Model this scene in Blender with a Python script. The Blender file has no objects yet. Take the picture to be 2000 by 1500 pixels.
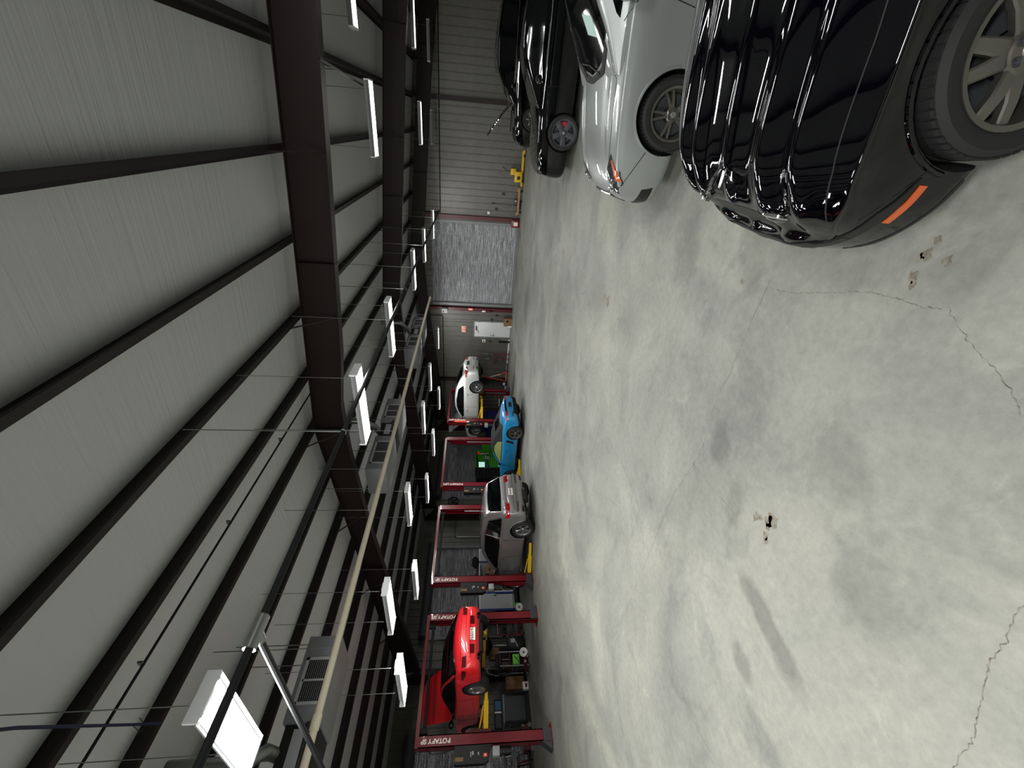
import bpy, bmesh, math, random
from mathutils import Vector, Matrix
from mathutils.bvhtree import BVHTree
PI = math.pi
rnd = random.Random(7)
scene = bpy.context.scene
COL = scene.collection

# ------------------------------------------------------------------ helpers
def lin(c):
    if isinstance(c, str):
        c = c.lstrip('#'); c = [int(c[i:i+2], 16)/255 for i in (0, 2, 4)]
    return tuple(x/12.92 if x <= .04045 else ((x+.055)/1.055)**2.4 for x in c) + (1.,)

def mat(name, color, rough=.5, metal=0., coat=0., emit=None, estr=0., trans=0., spec=.5, coat_rough=.03):
    m = bpy.data.materials.new(name); m.use_nodes = True
    b = m.node_tree.nodes['Principled BSDF']
    b.inputs['Base Color'].default_value = lin(color)
    b.inputs['Roughness'].default_value = rough
    b.inputs['Metallic'].default_value = metal
    b.inputs['Coat Weight'].default_value = coat
    b.inputs['Coat Roughness'].default_value = coat_rough
    b.inputs['Specular IOR Level'].default_value = spec
    if trans: b.inputs['Transmission Weight'].default_value = trans
    if emit:
        b.inputs['Emission Color'].default_value = lin(emit); b.inputs['Emission Strength'].default_value = estr
    return m

def nodes(m): return m.node_tree.nodes, m.node_tree.links, m.node_tree.nodes['Principled BSDF']

def noise_bump(m, scale=8., strength=.2, dist=.01, detail=4., stretch=(1, 1, 1), mix=None, coord='Object'):
    """noise bump, and optionally a noisy mix of the base colour with a second colour"""
    N, L, b = nodes(m)
    tc = N.new('ShaderNodeTexCoord'); mp = N.new('ShaderNodeMapping'); mp.inputs['Scale'].default_value = stretch
    nz = N.new('ShaderNodeTexNoise'); nz.inputs['Scale'].default_value = scale; nz.inputs['Detail'].default_value = detail
    L.new(tc.outputs[coord], mp.inputs['Vector']); L.new(mp.outputs['Vector'], nz.inputs['Vector'])
    if strength:
        bp = N.new('ShaderNodeBump'); bp.inputs['Strength'].default_value = strength; bp.inputs['Distance'].default_value = dist
        L.new(nz.outputs['Fac'], bp.inputs['Height']); L.new(bp.outputs['Normal'], b.inputs['Normal'])
    if mix:
        r = N.new('ShaderNodeValToRGB'); r.color_ramp.elements[0].position = mix[1]; r.color_ramp.elements[1].position = mix[2]
        r.color_ramp.elements[0].color = b.inputs['Base Color'].default_value[:]; r.color_ramp.elements[1].color = lin(mix[0])
        L.new(nz.outputs['Fac'], r.inputs['Fac']); L.new(r.outputs['Color'], b.inputs['Base Color'])
    return m

class MB:
    """mesh builder: collects shapes, links them as one mesh object"""
    def __init__(s): s.v = []; s.f = []; s.mi = []; s.cur = 0
    def add(s, vs, fs):
        o = len(s.v); s.v += [tuple(v) for v in vs]
        for f in fs: s.f.append(tuple(i+o for i in f)); s.mi.append(s.cur)
        return s
    def box(s, c, d, rot=None, taper=1.):
        x, y, z = d[0]/2, d[1]/2, d[2]/2
        vs = [Vector((sx*x*(taper if sz > 0 else 1), sy*y*(taper if sz > 0 else 1), sz*z)) for sz in (-1, 1) for sx, sy in ((-1, -1), (1, -1), (1, 1), (-1, 1))]
        if rot is not None: vs = [rot @ v for v in vs]
        c = Vector(c)
        return s.add([v+c for v in vs], [(3, 2, 1, 0), (4, 5, 6, 7), (0, 1, 5, 4), (1, 2, 6, 5), (2, 3, 7, 6), (3, 0, 4, 7)])
    def bx(s, a, b):
        return s.box([(a[i]+b[i])/2 for i in range(3)], [abs(b[i]-a[i]) for i in range(3)])
    def bevel_box(s, a, b, r=.01):
        bm = bmesh.new(); bmesh.ops.create_cube(bm, size=1)
        for v in bm.verts: v.co = Vector([(a[i]+b[i])/2+v.co[i]*abs(b[i]-a[i]) for i in range(3)])
        bmesh.ops.bevel(bm, geom=bm.edges[:]+bm.verts[:], offset=r, segments=2, affect='EDGES', profile=.5)
        bm.verts.index_update(); s.add([v.co for v in bm.verts], [[v.index for v in f.verts] for f in bm.faces]); bm.free(); return s
    def tube(s, pts, r, n=8, cap=True):
        """tube along a polyline; r is a number or one per point"""
        pts = [Vector(p) for p in pts]; k = len(pts); rs = r if isinstance(r, (list, tuple)) else [r]*k
        T = [(pts[min(i+1, k-1)]-pts[max(i-1, 0)]).normalized() for i in range(k)]
        u = T[0].orthogonal().normalized(); vs = []
        for i, p in enumerate(pts):
            u = (u-T[i]*u.dot(T[i])); u = u.normalized() if u.length > 1e-6 else T[i].orthogonal().normalized()
            w = T[i].cross(u)
            vs += [p+(u*math.cos(2*PI*j/n)+w*math.sin(2*PI*j/n))*rs[i] for j in range(n)]
        fs = [(i*n+j, i*n+(j+1) % n, (i+1)*n+(j+1) % n, (i+1)*n+j) for i in range(k-1) for j in range(n)]
        if cap: fs += [tuple(range(n))[::-1], tuple((k-1)*n+j for j in range(n))]
        return s.add(vs, fs)
    def cyl(s, a, b, r, n=12, r2=None): return s.tube([a, b], [r, r if r2 is None else r2], n)
    def lathe(s, prof, n=24, m=None, cap=False):
        """profile of (radius, height) about z, moved by matrix m"""
        m = m or Matrix(); k = len(prof)
        vs = [m @ Vector((r*math.cos(2*PI*j/n), r*math.sin(2*PI*j/n), h)) for r, h in prof for j in range(n)]
        fs = [(i*n+j, i*n+(j+1) % n, (i+1)*n+(j+1) % n, (i+1)*n+j) for i in range(k-1) for j in range(n)]
        if cap: fs += [tuple(range(n))[::-1], tuple((k-1)*n+j for j in range(n))]
        return s.add(vs, fs)
    def prism(s, poly, ax, lo, hi):
        """2-D polygon extruded along axis ax ('x','y','z') from lo to hi; poly in the other two axes in order"""
        def P(p, t): return {'x': (t, p[0], p[1]), 'y': (p[0], t, p[1]), 'z': (p[0], p[1], t)}[ax]
        n = len(poly)
        return s.add([P(p, lo) for p in poly]+[P(p, hi) for p in poly],
                     [tuple(range(n))[::-1], tuple(range(n, 2*n))]+[(i, (i+1) % n, n+(i+1) % n, n+i) for i in range(n)])
    def ball(s, c, r, n=10, sq=(1, 1, 1)):
        c = Vector(c); k = max(4, n//2)
        prof = [(math.sin(PI*i/k), -math.cos(PI*i/k)) for i in range(k+1)]
        m = Matrix.Translation(c) @ Matrix.Diagonal((r*sq[0], r*sq[1], r*sq[2], 1))
        return s.lathe([(max(p[0], 1e-4), p[1]) for p in prof], n, m)
    def mesh(s, name, mats, smooth=35):
        me = bpy.data.meshes.new(name); me.from_pydata(s.v, [], s.f)
        for m in (mats if isinstance(mats, (list, tuple)) else [mats]): me.materials.append(m)
        me.polygons.foreach_set('material_index', s.mi)
        bm = bmesh.new(); bm.from_mesh(me); bmesh.ops.recalc_face_normals(bm, faces=bm.faces[:]); bm.to_mesh(me); bm.free()
        if smooth:
            me.shade_smooth(); me.set_sharp_from_angle(angle=math.radians(smooth))
        return me
    def build(s, name, mats, parent=None, smooth=35, loc=None, rot=None):
        return link(name, s.mesh(name, mats, smooth), parent, loc, rot)

def link(name, data, parent=None, loc=None, rot=None):
    o = bpy.data.objects.new(name, data); COL.objects.link(o)
    if parent: o.parent = parent
    if loc is not None: o.location = loc
    if rot is not None: o.rotation_euler = rot
    return o

def tag(o, label=None, cat=None, group=None, kind=None):
    if label: o['label'] = label
    if cat: o['category'] = cat
    if group: o['group'] = group
    if kind: o['kind'] = kind
    return o

def thing(name, label, cat, loc=(0, 0, 0), rz=0, group=None):
    return tag(link(name, None, None, loc, (0, 0, rz)), label, cat, group)

def kids(o): return [c for c in bpy.data.objects if c.parent == o]
def dup(o, loc=None, rz=None, label=None, parent=None, top=True):
    """a thing, its parts and sub-parts copied"""
    c = o.copy(); COL.objects.link(c)
    if parent: c.parent = parent
    if loc is not None: c.location = loc
    if rz is not None: c.rotation_euler = (0, 0, rz)
    if label: c['label'] = label
    for ch in o.children: dup(ch, parent=c)
    return c

def struct(name, mb, m, label, smooth=0):
    o = mb.build(name, m, None, smooth) if isinstance(mb, MB) else mb
    return tag(o, label, None, None, 'structure')

def text_mesh(s, size, depth=.002, bold=0.):
    cu = bpy.data.curves.new('lettering', 'FONT'); cu.body = s; cu.size = size; cu.extrude = depth; cu.offset = bold
    cu.align_x = 'CENTER'; cu.align_y = 'CENTER'
    o = bpy.data.objects.new('lettering', cu); COL.objects.link(o)
    dg = bpy.context.evaluated_depsgraph_get(); me = bpy.data.meshes.new_from_object(o.evaluated_get(dg))
    bpy.data.objects.remove(o); bpy.data.curves.remove(cu)
    return me
def lettering(s, size, m, parent, loc, rot, name='lettering', sx=1., bold=0.):
    me = text_mesh(s, size, bold=bold); me.materials.clear(); me.materials.append(m)
    o = link(name, me, parent, loc, rot); o.scale = (sx, 1, 1); return o

def pchip(pts):
    """monotone cubic through (x, y) points"""
    xs = [p[0] for p in pts]; ys = [p[1] for p in pts]; n = len(xs)
    if n == 1: return lambda x: ys[0]
    h = [xs[i+1]-xs[i] for i in range(n-1)]; d = [(ys[i+1]-ys[i])/h[i] for i in range(n-1)]
    m = [0.]*n; m[0] = d[0]; m[-1] = d[-1]
    for i in range(1, n-1):
        if d[i-1]*d[i] > 0:
            w1 = 2*h[i]+h[i-1]; w2 = h[i]+2*h[i-1]; m[i] = (w1+w2)/(w1/d[i-1]+w2/d[i])
    def f(x):
        if x <= xs[0]: return ys[0]
        if x >= xs[-1]: return ys[-1]
        i = 0
        while x > xs[i+1]: i += 1
        t = (x-xs[i])/h[i]; t2 = t*t; t3 = t2*t
        return (2*t3-3*t2+1)*ys[i]+(t3-2*t2+t)*h[i]*m[i]+(-2*t3+3*t2)*ys[i+1]+(t3-t2)*h[i]*m[i+1]
    return f

# ------------------------------------------------------------------ materials
M = {}
M['steel'] = noise_bump(mat('red oxide steel', '#211413', .6, 0), 30, .05, .002)
M['purlin'] = mat('dark oxide purlin', '#191112', .6, 0)
M['lift_red'] = mat('lift red paint', '#6f0b18', .35, 0, .3)
M['red_dark'] = mat('dark red paint', '#4c0d12', .45)
M['black'] = mat('black plastic', '#060607', .55)
M['matte_black'] = mat('matte black', '#0a0a0b', .8)
M['rubber'] = noise_bump(mat('tyre rubber', '#19191a', .75), 60, .15, .002)
M['dark_grey'] = mat('dark grey guard', '#3a3d41', .6)
M['housing'] = mat('white enamel fixture housing', '#9a9c9c', .5)
M['grey'] = mat('grey paint', '#77797c', .5)
M['lgrey'] = mat('light grey paint', '#a9abad', .45)
M['white'] = mat('white paint', '#d8dadc', .4)
M['yellow'] = mat('yellow paint', '#d9b012', .4, 0, .2)
M['blue'] = mat('blue paint', '#1c2f7a', .4)
M['purple'] = mat('purple blue cabinet paint', '#27225c', .4, 0, .2)
M['green'] = mat('lime green paint', '#3fa327', .35, 0, .3)
M['orange'] = mat('orange paint', '#b5431f', .45)
M['chrome'] = mat('chrome', '#d9dadd', .08, 1)
M['alloy'] = mat('alloy', '#b4b5b6', .3, .9)
M['alloy_dark'] = mat('satin grey alloy', '#77756f', .38, .85)
M['galv'] = noise_bump(mat('galvanised metal', '#8b8f8c', .4, .8), 20, .05, .003)
M['wood'] = noise_bump(mat('wood', '#b08a62', .6), 12, .1, .003, mix=('#8a6844', .4, .7))
M['card'] = noise_bump(mat('cardboard', '#8a6b48', .8), 10, .05, .002, mix=('#75583a', .4, .7))
M['steel_bare'] = mat('bare steel', '#8e8f91', .3, .9)
M['pipe_tan'] = mat('tan pipe', '#c9c0aa', .45)
M['pipe_black'] = mat('black iron pipe', '#15171a', .6, 0, spec=.25)
M['exit_red'] = mat('red sign face', '#d8452c', .4, emit='#d8452c', estr=.12)
M['sign_white'] = mat('white sign face', '#efe9e2', .5)

def paint(name, color, rough=.35, metal=.0, coat=1., flake=0): return mat(name, color, rough, metal, coat)
M['p_black'] = mat('black car paint', '#020205', .6, 0, 1., spec=.0)
M['p_black2'] = mat('black car paint grey cast', '#040506', .6, 0, 1., spec=.0)
M['p_silver'] = paint('silver car paint', '#979b9b', .4, .5)
M['p_silver_dark'] = paint('warm silver car paint', '#8d8b8b', .36, .55)
M['p_white'] = paint('pearl white silver car paint', '#c9ccca', .38, .35)
M['p_red'] = paint('red car paint', '#e01824', .35, .0)
M['p_teal'] = paint('teal blue car paint', '#1f86bd', .35, .15)
M['glass'] = mat('tinted car glass', '#060809', .04, 0, 0., spec=.5)
M['glass_clear'] = mat('greenish car glass', '#20261f', .04, 0, 0., spec=.5)
M['seam'] = mat('panel gap', '#050505', .8)
M['lamp_red'] = mat('red lamp lens', '#9c0f15', .12, 0, 1.)
M['lamp_red_dark'] = mat('dark red lamp lens', '#4c0a0d', .15, 0, 1.)
M['lamp_amber'] = mat('amber lamp lens', '#c4561c', .2, 0, .6)
M['lamp_clear'] = mat('clear lamp lens', '#40444a', .08, .5, 1.)
M['soft_top'] = mat('black soft top', '#17181a', .85)
M['brake_red'] = mat('red caliper', '#c02028', .4)
M['grille'] = mat('black grille', '#060607', .5, 0)

# floor: pale grey concrete, cloudy wear, tyre dirt, hairline cracks
def concrete():
    m = mat('polished concrete', '#a3a49f', .5)
    N, L, b = nodes(m)
    def noise(sc, det, rough=.55, stretch=(1, 1, 1), dist=0., off=(0, 0, 0)):
        mp = N.new('ShaderNodeMapping'); mp.inputs['Scale'].default_value = stretch; mp.inputs['Location'].default_value = off
        L.new(tc.outputs['Object'], mp.inputs['Vector'])
        n = N.new('ShaderNodeTexNoise'); n.inputs['Scale'].default_value = sc; n.inputs['Detail'].default_value = det
        n.inputs['Roughness'].default_value = rough; n.inputs['Distortion'].default_value = dist
        L.new(mp.outputs['Vector'], n.inputs['Vector']); return n.outputs['Fac']
    def ramp(src, a, c0, bb, c1):
        r = N.new('ShaderNodeValToRGB'); e = r.color_ramp.elements
        e[0].position = a; e[1].position = bb; e[0].color = c0; e[1].color = c1
        L.new(src, r.inputs['Fac']); return r.outputs['Color']
    def mix(kind, fac, c1, c2):
        x = N.new('ShaderNodeMix'); x.data_type = 'RGBA'; x.blend_type = kind
        for sock, val in ((x.inputs[0], fac), (x.inputs[6], c1), (x.inputs[7], c2)):
            if hasattr(val, 'links'): L.new(val, sock)
            else: sock.default_value = val
        return x.outputs[2]
    def ramp_wide(src, a, bb, dark):
        mr = N.new('ShaderNodeMapRange'); mr.inputs['From Min'].default_value = a; mr.inputs['From Max'].default_value = bb; mr.inputs['To Min'].default_value = dark; mr.inputs['To Max'].default_value = 1.
        L.new(src, mr.inputs['Value']); return mr.outputs['Result']
    tc = N.new('ShaderNodeTexCoord')
    base = ramp(noise(.55, 8, .62, dist=.6), .3, lin('#727470'), .72, lin('#a2a298'))
    fine = ramp(noise(14, 6, .7), .3, (.80, .80, .80, 1), .75, (1.08, 1.08, 1.07, 1))
    c = mix('MULTIPLY', 1., base, fine)
    blot = ramp(noise(1.1, 5, .6, dist=1.2, off=(3.2, 1.7, 0)), .55, (1, 1, 1, 1), .72, (.66, .67, .68, 1))
    c = mix('MULTIPLY', .75, c, blot)
    scuff = ramp(noise(2.2, 4, .6, stretch=(.35, 2.2, 1), off=(8, 2, 0)), .58, (1, 1, 1, 1), .75, (.78, .78, .8, 1))
    c = mix('MULTIPLY', .6, c, scuff)
    speck = ramp(noise(90, 2, .5), .66, (1, 1, 1, 1), .72, (.82, .82, .80, 1))
    c = mix('MULTIPLY', .8, c, speck)
    pale = ramp(noise(1.6, 7, .7, dist=.9, off=(-4, 9, 0)), .60, (0, 0, 0, 1), .8, (.10, .10, .09, 1))
    c = mix('ADD', 1., c, pale)
    nzv = N.new('ShaderNodeTexNoise'); nzv.inputs['Scale'].default_value = 4.5; nzv.inputs['Detail'].default_value = 5; L.new(tc.outputs['Object'], nzv.inputs['Vector'])
    for cx, cy, ang, lx, ly, dark in ((-3.07, 1.52, 1.45, .48, .13, .62), (-3.62, 1.5, 1.3, .20, .10, .7), (-2.33, 2.75, .4, .22, .16, .72), (-1.6, 1.75, .9, .34, .24, .8), (-2.05, 1.25, .6, .36, .20, .84), (-.78, 3.3, .7, .34, .16, .78), (-1.0, 4.4, .3, .5, .3, .8), (-2.6, 2.3, .3, .25, .12, .78)):
        mp = N.new('ShaderNodeMapping'); mp.vector_type = 'TEXTURE'; mp.inputs['Location'].default_value = (cx, cy, 0); mp.inputs['Rotation'].default_value = (0, 0, ang); mp.inputs['Scale'].default_value = (lx, ly, 1)
        L.new(tc.outputs['Object'], mp.inputs['Vector']); vl = N.new('ShaderNodeVectorMath'); vl.operation = 'LENGTH'; L.new(mp.outputs['Vector'], vl.inputs[0])
        ad = N.new('ShaderNodeMath'); ad.operation = 'MULTIPLY_ADD'; ad.inputs[1].default_value = 1.3; L.new(nzv.outputs['Fac'], ad.inputs[0]); L.new(vl.outputs['Value'], ad.inputs[2])
        c = mix('MULTIPLY', 1., c, ramp_wide(ad.outputs[0], 1.25, 1.75, dark))
    L.new(c, b.inputs['Base Color'])
    rr = ramp(noise(1.3, 6, .6, off=(1, 5, 0)), .3, (.5, .5, .5, 1), .7, (.68, .68, .68, 1)); L.new(rr, b.inputs['Roughness'])
    bp = N.new('ShaderNodeBump'); bp.inputs['Strength'].default_value = .12; bp.inputs['Distance'].default_value = .01
    L.new(noise(22, 6, .7), bp.inputs['Height']); L.new(bp.outputs['Normal'], b.inputs['Normal'])
    return m
M['concrete'] = concrete()
M['crack'] = noise_bump(mat('crack in concrete', '#47453f', .9), 40, .0, mix=('#8b887d', .35, .6))
M['stain'] = noise_bump(mat('dark spill on concrete', '#6b6558', .55), 25, 0, mix=('#878274', .45, .62))

def vinyl():
    m = mat('white vinyl insulation', '#d6d8da', .42)
    N, L, b = nodes(m)
    tc = N.new('ShaderNodeTexCoord')
    hs = []
    for sc, st, d in ((1.0, (.35, 5, 1), .5), (2.2, (.12, 9, 1), .35), (5.0, (.8, 1, 1), .15)):
        mp = N.new('ShaderNodeMapping'); mp.inputs['Scale'].default_value = st
        n = N.new('ShaderNodeTexNoise'); n.inputs['Scale'].default_value = sc; n.inputs['Detail'].default_value = 3; n.inputs['Distortion'].default_value = .4
        L.new(tc.outputs['Object'], mp.inputs['Vector']); L.new(mp.outputs['Vector'], n.inputs['Vector'])
        k = N.new('ShaderNodeMath'); k.operation = 'MULTIPLY'; k.inputs[1].default_value = d; L.new(n.outputs['Fac'], k.inputs[0]); hs.append(k.outputs[0])
    a = N.new('ShaderNodeMath'); L.new(hs[0], a.inputs[0]); L.new(hs[1], a.inputs[1])
    a2 = N.new('ShaderNodeMath'); L.new(a.outputs[0], a2.inputs[0]); L.new(hs[2], a2.inputs[1])
    bp = N.new('ShaderNodeBump'); bp.inputs['Strength'].default_value = .5; bp.inputs['Distance'].default_value = .05
    L.new(a2.outputs[0], bp.inputs['Height']); L.new(bp.outputs['Normal'], b.inputs['Normal'])
    return m
M['vinyl'] = vinyl()
M['wall_panel'] = noise_bump(mat('grey liner panel', '#63625c', .45, .1), 3, .05, .01, mix=('#5c5b55', .4, .7))

def foil(slat):
    m = mat('foil insulation', '#b0b1b6', .32, .55)
    N, L, b = nodes(m)
    tc = N.new('ShaderNodeTexCoord')
    n = N.new('ShaderNodeTexVoronoi'); n.inputs['Scale'].default_value = 22
    mp = N.new('ShaderNodeMapping'); mp.inputs['Scale'].default_value = (1, 1, 1.6)
    L.new(tc.outputs['Object'], mp.inputs['Vector']); L.new(mp.outputs['Vector'], n.inputs['Vector'])
    n2 = N.new('ShaderNodeTexNoise'); n2.inputs['Scale'].default_value = 2.2; n2.inputs['Detail'].default_value = 6
    mp2 = N.new('ShaderNodeMapping'); mp2.inputs['Scale'].default_value = (.6, .6, 9)
    L.new(tc.outputs['Object'], mp2.inputs['Vector']); L.new(mp2.outputs['Vector'], n2.inputs['Vector'])
    a = N.new('ShaderNodeMath'); L.new(n.outputs['Distance'], a.inputs[0]); L.new(n2.outputs['Fac'], a.inputs[1])
    bp = N.new('ShaderNodeBump'); bp.inputs['Strength'].default_value = .9; bp.inputs['Distance'].default_value = .03
    L.new(a.outputs[0], bp.inputs['Height']); L.new(bp.outputs['Normal'], b.inputs['Normal'])
    r = N.new('ShaderNodeValToRGB'); r.color_ramp.elements[0].position = .35; r.color_ramp.elements[1].position = .65
    r.color_ramp.elements[0].color = lin('#8f9096'); r.color_ramp.elements[1].color = lin('#d0d1d5')
    L.new(n2.outputs['Fac'], r.inputs['Fac']); L.new(r.outputs['Color'], b.inputs['Base Color'])
    return m
M['foil'] = foil(.1)

# ------------------------------------------------------------------ camera: a phone held sideways, 2.3 m up, slightly tipped down
H = 2.3
def cam_axes(yaw, pitch, roll):
    cy, sy = math.cos(yaw), math.sin(yaw)
    F = Vector((-sy*math.cos(pitch), cy*math.cos(pitch), math.sin(pitch))); R = Vector((cy, sy, 0)); U = R.cross(F)
    return R*math.cos(roll)+U*math.sin(roll), -R*math.sin(roll)+U*math.cos(roll), F
R_, U_, F_ = cam_axes(.562138606, -.10085068, .025533374)
cd = bpy.data.cameras.new('camera'); cam = bpy.data.objects.new('camera', cd); COL.objects.link(cam)
cd.sensor_fit = 'HORIZONTAL'; cd.sensor_width = 36; cd.lens = 803.1/2000*36; cd.clip_start = .05; cd.clip_end = 200
mw = Matrix((-U_, R_, -F_)).transposed().to_4x4(); mw.translation = (0, 0, H); cam.matrix_world = mw
scene.camera = cam

# ------------------------------------------------------------------ shell
XL, XR, YN, YE = -17.85, 6.3, -7.0, 22.4
RX = -5.75
def zfr(x): return 5.56-.088*abs(x-RX)          # top of the frames = underside of the purlins
def zroof(x): return zfr(x)+.2
mb = MB(); mb.bx((XL-.3, YN-.3, -.2), (XR+.3, YE+.3, 0)); struct('floor', mb, M['concrete'], 'pale grey concrete floor with cracks and dark blotches')
mb = MB()
for a, b_ in ((XL-.2, RX), (RX, XR+.2)):
    n = 12
    mb.add([(a+(b_-a)*i/n, y, zroof(a+(b_-a)*i/n)+dz) for dz in (0, .15) for y in (YN-.2, YE+.2) for i in range(n+1)],
           [(i, i+1, n+2+i, n+1+i) for i in range(n)]+[(2*n+2+i, 3*n+3+i, 3*n+4+i, 2*n+3+i) for i in range(n)])
struct('ceiling', mb, M['vinyl'], 'white vinyl insulation stretched over the purlins', 40)

def ribbed(mb, p0, p1, zb, ztop, out, pitch=.305):
    """liner panel between two floor points: a flat sheet with raised vertical ribs; ztop is a function of distance; out = inward normal"""
    p0 = Vector(p0); p1 = Vector(p1); L_ = (p1-p0).length; d = (p1-p0)/L_; out = Vector(out); n = int(L_/pitch)
    prof = []
    for i in range(n+1):
        s = i*pitch
        for ds, o in ((0, 0), (.012, .022), (.034, .022), (.046, 0)):
            if s+ds < L_: prof.append((s+ds, o))
    prof.append((L_, 0))
    vs = []; fs = []
    for k, (s, o) in enumerate(prof):
        q = p0+d*s+out*o; vs += [(q.x, q.y, zb), (q.x, q.y, ztop(s))]
        if k: fs.append((2*k-2, 2*k, 2*k+1, 2*k-1))
    mb.add(vs, fs)
# end wall, with openings left for the roll-up door and the man door
DR = (-8.79, -4.35, 4.5); DM = (-10.86, -9.78, 2.2)
mb = MB()
def ztop_end(x0): return lambda s: zroof(x0+s)+.05
for x0, x1, zb in ((XL, DM[0], 0), (DM[0], DM[1], DM[2]), (DM[1], DR[0], 0), (DR[0], DR[1], DR[2]), (DR[1], XR, 0)):
    ribbed(mb, (x0, YE, 0), (x1, YE, 0), zb, ztop_end(x0), (0, -1, 0))
mb.bx((XL-.2, YE+.12, 0), (XR+.2, YE+.3, 6))
struct('wall_back', mb, M['wall_panel'], 'grey ribbed metal end wall with roll-up door and white door')
# left side wall with three roll-up doors
DL = [(2.2, 5.5, 3.85), (8.75, 13.0, 3.78), (16.12, 20.55, 3.78)]
mb = MB(); y = YN
for a, b_, t in DL:
    ribbed(mb, (XL, y, 0), (XL, a, 0), 0, lambda s: zroof(XL)+.05, (1, 0, 0)); ribbed(mb, (XL, a, 0), (XL, b_, 0), t, lambda s: zroof(XL)+.05, (1, 0, 0)); y = b_
ribbed(mb, (XL, y, 0), (XL, YE, 0), 0, lambda s: zroof(XL)+.05, (1, 0, 0))
mb.bx((XL-.3, YN-.2, 0), (XL-.12, YE+.2, 5))
struct('wall_left', mb, M['wall_panel'], 'grey ribbed metal side wall behind the car lifts')
mb = MB(); ribbed(mb, (XR, YN, 0), (XR, YE, 0), 0, lambda s: zroof(XR)+.05, (-1, 0, 0)); mb.bx((XR+.1, YN-.2, 0), (XR+.3, YE+.2, 5))
struct('wall_right', mb, M['wall_panel'], 'grey ribbed metal side wall beyond the parked cars')
mb = MB(); ribbed(mb, (XL, YN, 0), (XR, YN, 0), 0, ztop_end(XL), (0, 1, 0)); mb.bx((XL-.2, YN-.3, 0), (XR+.2, YN-.1, 6))
struct('wall_front', mb, M['wall_panel'], 'grey ribbed metal wall behind the photographer')

# roll-up doors: foil-faced slat curtain, side guides, coil hood
def rollup(idx, p0, p1, top, out, label, hood=True):
    p0 = Vector(p0); p1 = Vector(p1); w = (p1-p0).length; d = (p1-p0)/w; out = Vector(out)
    e = thing('door_%d' % idx, label, None, p0); e['kind'] = 'structure'
    if 'category' in e: del e['category']
    m = MB(); ns = int(top/.085); vs = []; fs = []
    prof = []
    for i in range(ns):
        z = i*top/ns; h = top/ns
        prof += [(z, .0), (z+.25*h, .022), (z+.75*h, .022)]
    prof.append((top, 0))
    for k, (z, o) in enumerate(prof):
        a = out*(o-.06); vs += [(a.x, a.y, z), ((d*w+a).x, (d*w+a).y, z)]
        if k: fs.append((2*k-2, 2*k-1, 2*k+1, 2*k))
    m.add(vs, fs); m.build('curtain', M['foil'], e, 40)
    for t in (0, w):
        g = MB(); c = d*t+out*.03; r = Matrix(((d.x, out.x, 0), (d.y, out.y, 0), (0, 0, 1)))
        g.box((c.x, c.y, top/2), (.14, .12, top), r); g.build('guide_rail', M['grey'], e, 0)
    g = MB(); c = d*w/2-out*.03; r = Matrix(((d.x, out.x, 0), (d.y, out.y, 0), (0, 0, 1)))
    g.box((c.x, c.y, .05), (w-.1, .09, .10), r); g.build('bottom_bar', M['grey'], e, 0)
    if hood:
        g = MB(); a0 = out*.2+Vector((0, 0, top+.15)); g.cyl(a0-d*.05, a0+d*(w+.05), .2, 16); g.build('coil_drum', M['dark_grey'], e)
    return e
rollup(1, (DR[0], YE, 0), (DR[1], YE, 0), DR[2]+.02, (0, -1, 0), 'wide foil insulated roll-up door in the end wall', False)
for i, (a, b_, t) in enumerate(DL):
    rollup(2+i, (XL, a, 0), (XL, b_, 0), t, (1, 0, 0), ['foil roll-up door left of the red coupe', 'foil roll-up door between red coupe and silver wagon', 'foil roll-up door behind the green tool chest'][i])
# man door
e = tag(thing('door_5', 'white steel door below the exit sign', None, (DM[0], YE, 0)), kind='structure')
if 'category' in e: del e['category']
w = DM[1]-DM[0]
m = MB(); m.bx((.07, -.02, 0.02), (w-.07, .04, DM[2]-.06)); m.build('door_leaf', M['white'], e, 0)
m = MB(); m.bx((0, -.04, 0), (.07, .08, DM[2])); m.bx((w-.07, -.04, 0), (w, .08, DM[2])); m.bx((.07, -.04, DM[2]-.06), (w-.07, .08, DM[2])); m.build('door_frame', M['grey'], e, 0)
m = MB(); m.box((.62, -.05, DM[2]-.16), (.26, .06, .07)); m.cyl((.55, -.07, DM[2]-.18), (.33, -.09, DM[2]-.30), .012); m.build('door_closer', M['dark_grey'], e)
m = MB(); m.cyl((.15, -.02, 1.02), (.15, -.08, 1.02), .02); m.cyl((.15, -.08, 1.02), (.27, -.08, 1.02), .012); m.box((.15, -.025, 1.14), (.05, .02, .07)); m.build('door_handle', M['dark_grey'], e)
for z in (.3, 1.1, 1.85):
    m = MB(); m.box((w-.075, -.045, z), (.03, .015, .11)); m.build('hinge', M['grey'], e, 0)
# low white baseboard curb on the end wall
m = MB(); m.bx((XL+.03, YE-.06, 0), (DM[0]-.05, YE-.03, .09)); struct('baseboard_back', m, M['white'], 'narrow white base strip along the end wall')

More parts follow.
